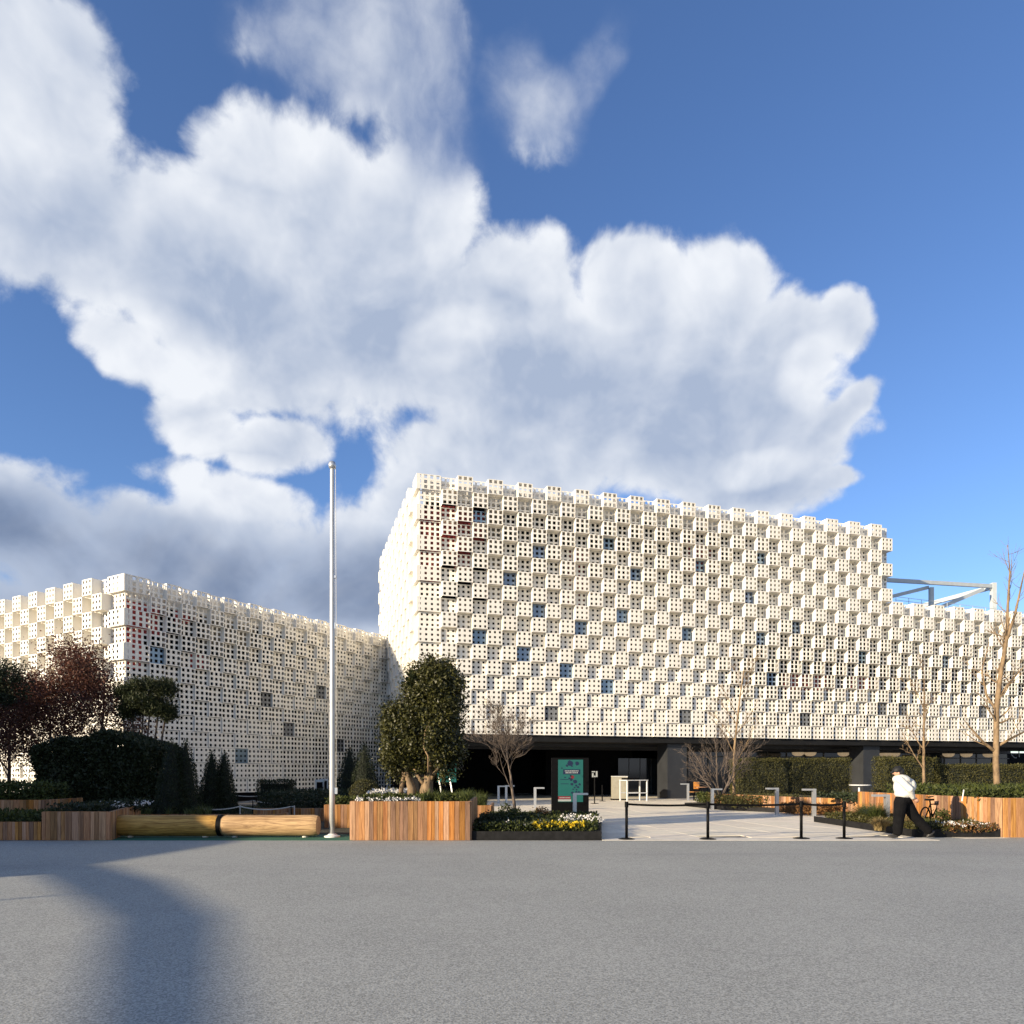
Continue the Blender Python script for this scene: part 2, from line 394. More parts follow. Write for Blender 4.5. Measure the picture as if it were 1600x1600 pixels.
# ------------------------------------------------------------------ perforated block facades
PW, PH, EX = 0.816, 0.787, 0.30
pm_cache = {}
def panel_geo(x0, x1, nx, hs, p, proud, bottom=True):
    """one perforated face with punched holes (and the box sides of a proud block)"""
    v, f = [], []
    g = .007; a, b, z0, z1 = x0+g, x1-g, g, PH-g
    y = -p; th = .03
    def q(ax, az, bx, bz):
        k = len(v); v.extend([(ax,y,az),(bx,y,az),(bx,y,bz),(ax,y,bz)]); f.append((k,k+1,k+2,k+3))
    sx = (x1-x0)/nx; sz = PH/3; h = hs*PW/2
    cx = [x0+sx*(i+.5) for i in range(nx)]; cz = [sz*(i+.5) for i in range(3)]
    zl = [z0]+[e for c in cz for e in (c-h, c+h)]+[z1]
    xl = [a]+[e for c in cx for e in (c-h, c+h)]+[b]
    for i in range(0, len(zl), 2): q(a, zl[i], b, zl[i+1])
    for c in cz:
        for i in range(0, len(xl), 2): q(xl[i], c-h, xl[i+1], c+h)
        for x in cx:
            k = len(v); l, r_, d, u = x-h, x+h, c-h, c+h
            v.extend([(l,y,d),(r_,y,d),(r_,y,u),(l,y,u),(l,y+th,d),(r_,y+th,d),(r_,y+th,u),(l,y+th,u)])
            f.extend([(k,k+4,k+5,k+1),(k+1,k+5,k+6,k+2),(k+2,k+6,k+7,k+3),(k+3,k+7,k+4,k)])
    yb = .03
    def quad(*ps): k = len(v); v.extend(ps); f.append((k,k+1,k+2,k+3))
    if proud:
        quad((a,yb,z0),(a,y,z0),(a,y,z1),(a,yb,z1)); quad((b,y,z0),(b,yb,z0),(b,yb,z1),(b,y,z1))
        quad((a,y,z1),(b,y,z1),(b,yb,z1),(a,yb,z1))
        if bottom: quad((a,yb,z0),(b,yb,z0),(b,y,z0),(a,y,z0))
    else:
        quad((a,y,z1),(b,y,z1),(b,y+.05,z1),(a,y+.05,z1))
    return v, f
def lv(h, levels=(.145,.16,.185,.21,.24)): return min(levels, key=lambda l: abs(l-h))
class Facade:
    def __init__(s, parent, O, t, ncols, nrows, z0, pf, hf, rows_of=None, corner=None, p_other=None, glass=(), grey=()):
        """O = origin on the recess plane, t = along direction; corner 'start'/'end' = which end turns a corner"""
        s.__dict__.update(parent=parent, O=Vector(O), t=Vector(t).normalized(), nc=ncols, nr=nrows, z0=z0, pf=pf, hf=hf,
                          rows_of=rows_of or (lambda c: nrows), corner=corner, po=p_other, glass=set(glass), grey=set(grey))
        s.rz = math.atan2(s.t.y, s.t.x)
    def cells(s):
        for c in range(s.nc):
            for r in range(s.rows_of(c)): yield c, r
    def proud(s, c, r):
        k = c if s.corner != 'end' else (s.nc-1-c)
        return (k+r) % 2 == 0
    def spec(s, c, r):
        pr = s.proud(c, r); p = round(s.pf(c, r), 2) if pr else 0.0
        x0, x1, nx = 0.0, PW, 3
        po = s.po(r) if (s.po and pr) else 0.0
        if s.corner == 'start' and c == 0: x0, nx = -EX-po, 4
        if s.corner == 'end' and c == s.nc-1: x1, nx = PW+EX+po, 4
        return (round(x0,3), round(x1,3), nx, lv(s.hf(c, r)), p, pr, not (pr and c < 4 and r > 8))
    def place(s, c, r): q = s.O+s.t*(c*PW); return (q.x, q.y, s.z0+r*PH)
    def px(s, c, r):
        q = s.O+s.t*((c+.5)*PW); z = s.z0+(r+.5)*PH
        return (CX+F*q.x/q.y, HY-F*(z-EYE)/q.y, q.y)
    def cell_at(s, px, py, want_recess=True):
        best = min((((s.px(c, r)[0]-px)**2+(s.px(c, r)[1]-py)**2)+(3000 if want_recess and s.proud(c, r) else 0), c, r) for c, r in s.cells())
        return best[1], best[2]
def emit_facades(parent, facades, limit=300, name='facade_panel'):
    rank = []
    for fi, fc in enumerate(facades):
        nrm = Vector((fc.t.y, -fc.t.x))
        for c, r in fc.cells():
            px, py, d = fc.px(c, r); q = fc.O+fc.t*((c+.5)*PW)
            facing = max(.02, -nrm.dot(q.normalized()))
            vis = -20 < px < 1620 and fc.parent is not None
            rank.append((-(facing/d**2) if vis else 0.0, fi, c, r))
    rank.sort(); single = {(fi, c, r) for k, fi, c, r in rank[:limit] if k < 0}
    rest = MB()
    for fi, fc in enumerate(facades):
        for c, r in fc.cells():
            sp = fc.spec(c, r); special = (c, r) in fc.glass or (c, r) in fc.grey
            if (fi, c, r) in single or special:
                mat = M_blue if (c, r) in fc.glass else M_greyp if (c, r) in fc.grey else M_white
                key = (sp, mat.name)
                if key not in pm_cache:
                    v, f = panel_geo(*sp); pm_cache[key] = mesh('panel', v, f); pm_cache[key].materials.append(mat)
                nm = 'glass_panel' if (c, r) in fc.glass else 'grey_panel' if (c, r) in fc.grey else name
                lo = link(nm, pm_cache[key], None, parent, fc.place(c, r), fc.rz)
                lo.rotation_euler = (random.gauss(0, .003), random.gauss(0, .002), fc.rz+random.gauss(0, .003))
            else:
                v, f = panel_geo(*sp); ca, sa = math.cos(fc.rz), math.sin(fc.rz); lx, ly, lz = fc.place(c, r)
                rest.add([(lx+ca*x-sa*y, ly+sa*x+ca*y, lz+z) for x, y, z in v], f)
    o = rest.build(name+'s_beyond', M_white, parent); o['kind'] = 'stuff'
def sstep(a, b, x): t = min(1, max(0, (x-a)/(b-a))); return t*t*(3-2*t)

# ---- tall pavilion
D0 = 38.0; th = math.atan2(.284, .959)
tm = Vector((math.cos(th), math.sin(th))); nm_ = Vector((-math.sin(th), math.cos(th)))   # along, inward
O_m = Vector((PX(664, D0), D0))
ZS = PZ(1146, D0)                       # underside of the blocks
NR, NCT, NCX, NRX, NL = 17, 36, 56, 11, 20
def p_main(c, r): return (.07+.40*sstep(0, 10, r))*(.35 if c == 0 else 1)
def h_main(c, r):
    a = .145 if r <= 8 else .16 if r <= 10 else .185 if r <= 12 else .215
    b = [.165,.185,.18,.205,.245,.245,.22,.20,.18,.16,.16,.15,.16,.17,.17,.16,.15][r]
    k = sstep(17, 27, c)
    return a*(1-k)+b*k
main = thing('pavilion_building', 'tall white pavilion clad in perforated cubes above a dark open ground floor', 'building')
O_l = O_m-tm*EX                         # corner line
t_l = Vector((nm_.x*-1, nm_.y*-1))      # runs from the back to the corner
fm = Facade(main, O_m, tm, NCX, NR, ZS, p_main, h_main, lambda c: NR if c < NCT else NRX, 'start', lambda r: p_main(0, r))
fl = Facade(main, O_l-t_l*(NL*PW+EX), t_l, NL, NR, ZS, lambda c, r: p_main(0 if c == NL-1 else 1, r)*(1 if c == NL-1 else .6), lambda c, r: .14, None, 'end', lambda r: p_main(0, r))
GL = [(750,808),(849,863),(800,907),(852,954),(753,995),(827,1020),(918,981),(896,1047),(965,1069),(984,962),(962,852),(1005,900),
      (1091,903),(1153,930),(1231,977),(1172,995),(1071,1010),(1193,1058),(1346,1024),(1485,1031),(1172,867)]
GR = [(1053,1117),(1255,1120),(1382,1103),(1418,1105),(1521,1109),(875,1113)]
fm.glass = {fm.cell_at(*g) for g in GL}; fm.grey = {fm.cell_at(*g) for g in GR}
emit_facades(main, [fm, fl])
def lbox(parent, name, mat, O, t, x0, x1, y0, y1, z0, z1):
    return MB().box(x0, x1, y0, y1, z0, z1).build(name, mat, parent, (O.x, O.y, 0), math.atan2(t.y, t.x))
ZT = ZS+NR*PH; ZX = ZS+NRX*PH
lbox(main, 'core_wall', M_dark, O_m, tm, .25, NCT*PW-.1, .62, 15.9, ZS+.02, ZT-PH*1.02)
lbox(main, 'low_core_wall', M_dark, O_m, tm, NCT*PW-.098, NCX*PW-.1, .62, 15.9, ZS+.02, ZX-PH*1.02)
for x0, x1, zt in ((-.1, NCT*PW-.1, ZT), (NCT*PW-.09, NCX*PW, ZX)):
    lbox(main, 'parapet', M_white, O_m, tm, x0, x1, .30, .34, zt-PH*1.4, zt-.10)
lbox(main, 'roof', M_whiteflat, O_m, tm, .3, NCT*PW-.12, .66, 15.8, ZT-PH*1.02, ZT-PH*.92)
lbox(main, 'low_roof', M_whiteflat, O_m, tm, NCT*PW-.1, NCX*PW-.12, .66, 15.8, ZX-PH*1.02, ZX-PH*.92)
lbox(main, 'end_wall', M_white, O_m, tm, NCT*PW-.05, NCT*PW-.01, .04, 15.8, ZX-.2, ZT-.05)
for (c0, c1, r0, r1, mt) in ((-.2,1.0,10,15,M_red),(2,3,11,15,M_red),(3,4.0,13,15,M_red),(1,2,12,15.3,M_red),(4,5,8,16,M_tan),(0.6,3,4,9,M_tan),(9.8,11,9,13,M_red),
                             (19,21,12,14.5,M_red),(27,31,3.8,5,M_red),(31,36,2.5,4,M_tan),(33,35,3.6,5.0,M_red),(24,27,9,12,M_tan),(37,41,5.0,6.2,M_tan)):
    lbox(main, 'inner_lining', mt, O_m, tm, c0*PW+.01, c1*PW-.01, .34+.01*random.random(), .40, ZS+r0*PH, ZS+r1*PH)
# soffit, ground floor
lbox(main, 'soffit', M_soffit, O_m, tm, -.25, NCX*PW, .10, 15.8, ZS-.34, ZS-.01)
lbox(main, 'soffit_beam', M_col, O_m, tm, -.2, NCX*PW, 2.4, 2.7, ZS-.52, ZS-.342)
lbox(main, 'soffit_beam', M_col, O_m, tm, -.2, NCX*PW, 5.0, 5.3, ZS-.62, ZS-.342)
lbox(main, 'back_wall', M_dark, O_m, tm, -.2, 60, 12.0, 12.3, 0, ZS-.345)
lbox(main, 'side_wall', M_dark, O_m, tm, -.2, .1, .8, 12.0, 0, ZS-.345)
lbox(main, 'core_wall', M_dark, O_m, tm, 9.8, 16.2, 9.2, 11.9, 0, ZS-.345)
def lp(x, y): q = O_m+tm*x+nm_*y; return q
def along(px, y=0):    # distance along the front for a pixel column at inset y
    k = (px-CX)/F; b = O_m+nm_*y
    return (k*b.y-b.x)/(tm.x-k*tm.y)
for px, yy in ((1043,.45),(1349,.45),(1640,.45)):
    x = along(px, yy)
    lbox(main, 'column', M_col, O_m, tm, x, x+1.25, yy, yy+1.25, 0, ZS-.36)
# glazed ground floor to the right of the first column
xa = along(1075, 6.0)
for i in range(18):
    x = xa+i*1.55
    lbox(main, 'mullion', M_mull, O_m, tm, x-.035, x+.035, 6.0, 6.12, 0, ZS-.62)
    lbox(main, 'window_pane', M_glass, O_m, tm, x+.037, x+1.513, 6.05, 6.07, .05, ZS-.62)
lbox(main, 'transom', M_mull, O_m, tm, xa, xa+28, 5.98, 6.0, 2.55, 2.62)
xb = along(965, 9.1)
for i in range(5):
    x = xb+i*.85
    lbox(main, 'entrance_pane', M_glass, O_m, tm, x, x+.78, 9.0, 9.03, .05, 2.5)
    lbox(main, 'entrance_post', M_mull, O_m, tm, x+.79, x+.84, 8.98, 9.05, 0, 2.5)
M_lamp = pmat('tan_lamp_shade', (.45,.36,.25), .6, .1, 4, emit=(.55,.40,.24), estr=.22)
for k, px in enumerate((1247,1266,1318,1383,1397,1482,1510,1545)):
    q = lp(along(px, 4.2), 4.2)
    mb = MB().lathe([(.04,-.02),(.22,-.0),(.36,.10),(.40,.24),(.38,.24),(.34,.11),(.2,.03)], n=18)
    o = thing('pendant_lamp', ['leftmost','second from left','third from left, alone','fourth from left','fifth from left','sixth from left','seventh from left','rightmost'][k]+' tan bowl lamp hanging under the dark soffit', 'lamp', (q.x, q.y, ZS-.92), group='bowl lamps under the soffit')
    mb.build('lamp_shade', M_lamp, o, smooth=True); MB().tube([(0,0,.2),(0,0,.60)], .012, 6).build('cord', M_black, o)
# roof frame
def onplane(px, py, inset):
    x = along(px, inset); q = lp(x, inset); return Vector((q.x, q.y, PZ(py, q.y)))
fr_ = thing('roof_frame', 'white steel truss frame standing on the lower roof', 'steel frame', onplane(1470, 945, 4.0))
def fbar(name, a, b, w, h, ins=4.0, mat=M_steel):
    A, B = onplane(*a, ins)-fr_.location, onplane(*b, ins)-fr_.location
    return MB().bar(A, B, w, h).build(name, mat, fr_)
fbar('top_beam', (1380,906), (1549,916), .2, .26)
fbar('post', (1455,918), (1455,952), .26, .26); fbar('post', (1552,911), (1552,965), .3, .34)
fbar('brace', (1381,935), (1450,918), .2, .24, 4.3); fbar('brace', (1462,952), (1536,921), .2, .24, 3.7)
A = onplane(1455, 914, 4.0); B = onplane(1549, 918, 4.0)
MB().bar(B-fr_.location, B-fr_.location+Vector((nm_.x*6, nm_.y*6, 0)), .24, .3).build('cross_beam', M_steel, fr_)
rl = thing('roof_railing', 'thin metal guard rail along the lower roof edge', 'railing', onplane(1490, 945, 1.2))
for a, b in (((1398,932),(1480,942)),((1480,942),(1640,962))):
    for dz in (0, .22):
        A, B = onplane(*a, 1.2), onplane(*b, 1.2); A.z -= dz; B.z -= dz
        MB().tube([A-rl.location, B-rl.location], .016, 5).build('rail', M_steel, rl)
for px in range(1400, 1650, 20):
    A = onplane(px, 932+(px-1398)*.124, 1.2)
    MB().tube([A-rl.location-Vector((0,0,.9)), A-rl.location], .018, 5).build('post', M_steel, rl)

# ---- low pavilion on the left
DW0 = 33.9; ZW = .45; NRW = 13
tw = Vector((.5155,.857)).normalized(); nw = Vector((-tw.y, tw.x))     # along right face, inward
C_w = Vector((PX(196, DW0), DW0))
wing = thing('low_pavilion_building', 'low white pavilion clad in perforated cubes beside the tall one', 'building')
def p_wr(c, r): return .05+.16*sstep(3, 11, r)
def p_wl(c, r): return (.12+.36*sstep(2, 8, r))*(.4 if c == 16 else 1)
def h_wr(c, r):
    a = .15 if r <= 2 else .16 if r <= 4 else .175 if r <= 6 else .19 if r <= 8 else .205
    b = .205 if r <= 3 else .185 if r <= 5 else .165
    k = sstep(6, 16, c); return a*(1-k)+b*k
NW, NWL = 25, 17
fwr = Facade(wing, C_w+tw*EX, tw, NW, NRW, ZW, p_wr, h_wr, None, 'start', lambda r: p_wl(16, r))
t_wl = Vector((-nw.x, -nw.y)); 
fwl = Facade(wing, C_w-t_wl*(NWL*PW+EX), t_wl, NWL, NRW, ZW, p_wl, lambda c, r: .155, None, 'end', lambda r: p_wr(0, r))
fwr.grey = {fwr.cell_at(*g) for g in ((420,1097),(455,1138),(505,1085),(531,1168))}
fwr.glass = {fwr.cell_at(380,1180), fwr.cell_at(260,1030)}
emit_facades(wing, [fwr, fwl])
ZWT = ZW+NRW*PH
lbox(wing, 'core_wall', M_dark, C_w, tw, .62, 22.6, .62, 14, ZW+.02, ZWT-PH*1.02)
lbox(wing, 'parapet', M_white, C_w, tw, .3, 22.5, .30, .34, ZWT-PH*1.4, ZWT-.10)
lbox(wing, 'parapet', M_white, C_w, tw, .3, .34, .341, 14, ZWT-PH*1.4, ZWT-.10)
lbox(wing, 'roof', M_whiteflat, C_w, tw, .66, 22.5, .66, 13.9, ZWT-PH*1.02, ZWT-PH*.92)
lbox(wing, 'plinth', M_dark, C_w, tw, .3, 22.5, .3, 13.9, 0, ZW)
for (c0, c1, r0, r1, mt) in ((-.2,1.0,7.6,11.8,M_redw),(1.0,2.0,9.8,11.9,M_redw),(3,4,10.9,11.9,M_redw),(4,5,8,9,M_redw),(5,9,9.8,11.8,M_tan)):
    lbox(wing, 'inner_lining', mt, C_w+tw*EX, tw, c0*PW+.01, c1*PW-.01, .34+.01*random.random(), .40, ZW+r0*PH, ZW+r1*PH)

# ------------------------------------------------------------------ added unseen shade caster behind the viewer, shaped from the shadow on the left
TE = math.tan(R(SUN_EL)); R_OCC = -16.0
qd = Vector((SUNH.y, -SUNH.x))                       # across the sun
def QR(x, d): return x*SUNH.y-d*SUNH.x, x*SUNH.x+d*SUNH.y
def occ_pts(lst): return [(q, (r-R_OCC)*TE) for q, r in lst]
shade_caster = thing('unseen_shade_caster', 'unseen shade caster behind the viewer, shaped to throw the shadow on the left', 'building',
             (SUNH.x*R_OCC, SUNH.y*R_OCC, 0), math.atan2(qd.y, qd.x))
def vprism(name, pts, th, mat, y0=0.0):              # polygon in (q, z) extruded back along the sun
    n = len(pts); v = [(q, y0, z) for q, z in pts]+[(q, y0+th, z) for q, z in pts]
    f = [tuple(range(n)), tuple(range(n, 2*n))[::-1]]+[(i, n+i, n+(i+1)%n, (i+1)%n) for i in range(n)]
    return link(name, mesh(name, v, f), mat, shade_caster)
edge = [QR(-7.1,12.7), QR(-6.35,16.2)]
q1, r1 = QR(-7.05, 17.6)
top = [QR(-7.1,12.7), QR(-6.25,16.4), (q1, r1+1.0), (q1-1.3, r1+4.5), (q1-3.5, r1+8), (q1-8, r1+12), (q1-19, r1+15)]
bot_q = QR(-7.25, 11.4)
hp = occ_pts(top)+[(q1-19, -.3), (bot_q[0], -.3)]+occ_pts([bot_q])
vprism('shade_mass', hp, 6.0, M_greyp, -6.0)
armt = [QR(-7.1,12.7), QR(-5.0,10.67), QR(-3.2,8.16), QR(-1.75,4.65), QR(-.9,1.5), QR(-.6,-3)]
armb = [QR(-7.25,11.4), QR(-5.05,8.9), QR(-4.25,7.9), QR(-2.6,4.65), QR(-1.9,1.5), QR(-1.6,-3)]
at, ab = occ_pts(armt), occ_pts(armb)
for i in range(len(at)-1):
    vprism('shade_arm', [ab[i], ab[i+1], at[i+1], at[i]], .12, M_greyp, -.12)
qp = QR(-5.51, 9.73)[0]
vprism('post', [(qp-.03,-.3),(qp+.03,-.3),(qp+.03,at[1][1]),(qp-.03,at[1][1])], .06, M_greyp, -.06)

# ------------------------------------------------------------------ planters
plank_mesh = {}
def plank_me(w, h):
    k = (round(w, 2), round(h, 2))
    if k not in plank_mesh:
        mb = MB(); b = .004
        mb.add([(b,-.028,0),(w-b-.005,-.028,0),(w-.005,-.024,0),(w-.005,0,0),(0,0,0),(0,-.024,0)]+
               [(b,-.028,h),(w-b-.005,-.028,h),(w-.005,-.024,h),(w-.005,0,h),(0,0,h),(0,-.024,h)],
               [(5,4,3,2,1,0),(6,7,8,9,10,11)]+[(i,(i+1)%6,6+(i+1)%6,6+i) for i in range(6)])
        plank_mesh[k] = mesh('plank', mb.v, mb.f); plank_mesh[k].materials.append(M_plank)
    return plank_mesh[k]
def planter(label, poly, h, soil, edges, z0=0.0, rim=True, group=None):
    ox = sum(p[0] for p in poly)/len(poly); oy = sum(p[1] for p in poly)/len(poly)
    o = thing('wooden_planter', label, 'planter', (ox, oy, z0), group=group)
    P = [Vector((x-ox, y-oy)) for x, y in poly]; n = len(P)
    cen = Vector((0, 0))
    MB().prism([tuple(p*.995+(cen-p).normalized()*.012) for p in P], 0.0, soil).build('soil', M_soil, o)
    for e in edges:
        A, B = P[e], P[(e+1) % n]; d = B-A; L = d.length; u = d/L; rz = math.atan2(u.y, u.x); x = 0.0
        while x < L-.03:
            w = random.choice((.07,.09,.09,.11,.13,.16)); w = min(w, L-x)
            if L-x-w < .05: w = L-x
            p = A+u*x
            pl = link('plank', plank_me(w, h+random.uniform(-.004, .004)), None, o, (p.x, p.y, 0), rz); x += w
        nrm = Vector((u.y, -u.x))
        if rim: MB().bar((A.x-nrm.x*.03, A.y-nrm.y*.03, h-.012), (B.x-nrm.x*.03, B.y-nrm.y*.03, h-.012), .05, .03).build('rim', M_plank, o)
    return o
planter('large cedar planter under the dense evergreen tree', [(-3.735,17.02),(-.965,17.02),(-.965,19.9),(-3.735,19.9)], .90, .82, (0,1,3))
planter('small cedar planter tucked behind the large planter beside the flower bed', [(-1.35,22.2),(-.62,22.2),(-.62,24.5),(-1.35,24.5)], .56, .48, (0,1))
planter('small cedar planter behind the flagpole', [(-5.25,20.6),(-3.9,20.6),(-3.9,22),(-5.25,22)], .66, .58, (0,1,3))
planter('weathered cedar planter at the left end of the log seat', [(-10.89,17.02),(-9.3,17.02),(-10.6,20.9),(-11.6,20.9)], .66, .58, (0,1))
planter('low cedar planter box at the left edge of the picture', [(-14.2,17.06),(-10.93,17.06),(-10.93,19.4),(-14.2,19.4)], .42, .35, (0,1))
planter('raised cedar planter behind the low box at the far left', [(-16.5,19.9),(-12.65,19.9),(-12.65,21.6),(-16.5,21.6)], .82, .74, (0,1))
planter('long low cedar planter in front of the conical topiaries', [(-11.6,21.6),(-6.9,21.6),(-6.9,22.6),(-11.6,22.6)], .33, .27, (0,1))
planter('low cedar planter at the back of the roped lawn', [(-13.6,25.6),(-10.6,25.6),(-10.6,28.0),(-13.6,28.0)], .5, .43, (0,1))
planter('long dark cedar planter behind the lit end of the log', [(-8.2,23.3),(-5.5,23.3),(-5.5,24.2),(-8.2,24.2)], .42, .36, (0,1))
planter('tall cedar planter at the right edge, its side glowing in the sun', [(11.87,17.75),(16,17.75),(16,23.4),(11.05,23.4),(11.35,20.1)], .95, .86, (0,3,4))
planter('long orange cedar planter in front of the tall clipped hedge', [(8.9,32.5),(10.4,28.4),(12.3,25.6),(13.6,26.8),(12.8,34.0),(9.2,34.6)], .62, .54, (0,1,5))
planter('cedar planter beside the round white table', [(12.35,24.9),(13.4,24.2),(14.2,25.2),(13.3,26.2)], .62, .54, (0,3))

# ------------------------------------------------------------------ vegetation helpers
def unit(n):
    v = rng.normal(size=(n, 3)); return v/np.linalg.norm(v, axis=1, keepdims=True)
def leaf_geo(P, size, aspect=.5, up=None, upw=0.0, jitter=.35):
    n = len(P); d = unit(n)
    if up is not None: d = d*(1-upw)+np.asarray(up)*upw; d /= np.linalg.norm(d, axis=1, keepdims=True)
    s = np.cross(d, unit(n)); s /= np.linalg.norm(s, axis=1, keepdims=True)+1e-9
    L = size*(1+jitter*(rng.random(n)*2-1))[:, None]
    a = P; b = P+d*L*.45+s*L*aspect*.5; c = P+d*L; e = P+d*L*.45-s*L*aspect*.5
    V = np.stack([a, b, c, e], 1).reshape(-1, 3); Fq = np.arange(4*n).reshape(n, 4)
    return V, Fq
class Veg:
    def __init__(s): s.V, s.F, s.k = [], [], 0
    def leaves(s, P, size, **kw):
        V, Fq = leaf_geo(np.asarray(P, float), size, **kw); s.V.append(V); s.F.append(Fq+s.k); s.k += len(V); return s
    def blades(s, C, n, h, spread, w=.012, lean=.5, seg=3):
        C = np.asarray(C, float); az = rng.random(n)*2*math.pi; hh = h*(.55+.45*rng.random(n)); ln = lean*(.3+rng.random(n))
        r0 = spread*np.sqrt(rng.random(n)); a0 = rng.random(n)*2*math.pi
        base = C+np.stack([r0*np.cos(a0), r0*np.sin(a0), 0*r0], 1)
        dirv = np.stack([np.cos(az), np.sin(az), 0*az], 1); side = np.stack([-np.sin(az), np.cos(az), 0*az], 1)
        rows = []
        for i in range(seg+1):
            t = i/seg; c = base+dirv*(ln*hh*t*t)[:, None]+np.array([0, 0, 1])*(hh*(t-.35*ln*t*t))[:, None]
            ww = w*(1-.85*t); rows.append((c-side*ww, c+side*ww))
        V = np.stack([x for r_ in rows for x in r_], 1).reshape(-1, 3); m = 2*(seg+1)
        f = []
        for i in range(seg):
            q = np.array([2*i, 2*i+1, 2*i+3, 2*i+2]); f.append(np.arange(n)[:, None]*m+q)
        s.V.append(V); s.F.append(np.concatenate(f)+s.k); s.k += len(V); return s
    def build(s, name, mat, parent=None, loc=(0,0,0)):
        return link(name, mesh(name, np.concatenate(s.V), np.concatenate(s.F)), mat, parent, loc)
def in_ell(n, c, r, lo=.6, hi=1.0):
    return np.asarray(c)+unit(n)*np.asarray(r)*(lo+(hi-lo)*rng.random(n)[:, None]**.6)
def clumps(centres, per, rad):
    C = np.repeat(np.asarray(centres), per, 0); return C+rng.normal(size=C.shape)*rad
def box_shell(n, x0, x1, y0, y1, z0, z1, depth=.12, lump=.06, rnd=0.0):
    dx, dy, dz = x1-x0, y1-y0, z1-z0
    ar = np.array([dx*dz, dx*dz*.5, dy*dz, dy*dz, dx*dy]); k = rng.choice(5, n, p=ar/ar.sum()); u, v = rng.random(n), rng.random(n); e = -np.abs(rng.normal(size=n))*depth+.03
    P = np.empty((n, 3))
    for i in range(5):
        m = k == i
        if i == 0: P[m] = np.stack([x0+dx*u[m], y0-e[m], z0+dz*v[m]], 1)
        if i == 1: P[m] = np.stack([x0+dx*u[m], y1+e[m], z0+dz*v[m]], 1)
        if i == 2: P[m] = np.stack([x0-e[m], y0+dy*u[m], z0+dz*v[m]], 1)
        if i == 3: P[m] = np.stack([x1+e[m], y0+dy*u[m], z0+dz*v[m]], 1)
        if i == 4: P[m] = np.stack([x0+dx*u[m], y0+dy*v[m], z1+e[m]], 1)
    if rnd:   # grown-out outline: rounded shoulders and bulges
        tx = np.abs(2*(P[:, 0]-(x0+x1)/2)/dx)**4; P[:, 2] -= tx*rnd*(P[:, 2]-z0)/dz
        P[:, 2] += (np.sin(P[:, 0]*1.7+.6)+np.sin(P[:, 0]*3.9))*rnd*.22*(P[:, 2]-z0)/dz
        P[:, 0] += np.sin(P[:, 2]*2.9+P[:, 1]*2)*rnd*.35; P[:, 1] += np.sin(P[:, 0]*2.3+P[:, 2]*1.9)*rnd*.3
    w = np.sin(P[:, 0]*3.1)*np.sin(P[:, 2]*4.3+1)+np.sin(P[:, 0]*7.7+P[:, 2]*5.1)
    P[:, 1] += w*lump*.6; P[:, 2] += np.sin(P[:, 0]*5.3)*lump*.5*(P[:, 2]-z0)/dz
    return P
def hedge(label, x0, x1, y0, y1, h, z0=0.0, mat=L_hedge, dens_=900, size=.075, name='clipped_hedge', cat='hedge', aspect=.35, rnd=0.0):
    cx_, cy_ = (x0+x1)/2, (y0+y1)/2; o = thing(name, label, cat, (cx_, cy_, z0))
    a, b = (x1-x0)/2, (y1-y0)/2
    area = (x1-x0)*h*1.5+(y1-y0)*h*2+(x1-x0)*(y1-y0)
    Veg().leaves(box_shell(int(area*dens_), -a, a, -b, b, .02, h, rnd=rnd), size, aspect=aspect, up=(0, -.3, 1), upw=.35).build('foliage', mat, o)
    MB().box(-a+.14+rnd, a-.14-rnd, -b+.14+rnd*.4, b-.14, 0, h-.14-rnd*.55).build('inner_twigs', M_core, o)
    return o
def cone_topiary(label, x, d, h, r, z0=0.0, mat=L_dark, n=7000, power=.8):
    o = thing('cone_topiary', label, 'topiary', (x, d, z0))
    t = rng.random(n)**1.0; t = 1-np.sqrt(1-t*.999); a = rng.random(n)*2*math.pi
    rr = r*(1-t)**power*(1+.05*np.sin(a*5+t*20))+rng.normal(size=n)*.025
    Veg().leaves(np.stack([rr*np.cos(a), rr*np.sin(a), .05+h*t], 1), .07, aspect=.3, up=(0,0,1), upw=.45).build('foliage', mat, o)
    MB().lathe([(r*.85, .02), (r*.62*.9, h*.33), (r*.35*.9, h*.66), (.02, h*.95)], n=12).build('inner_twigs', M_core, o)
    return o
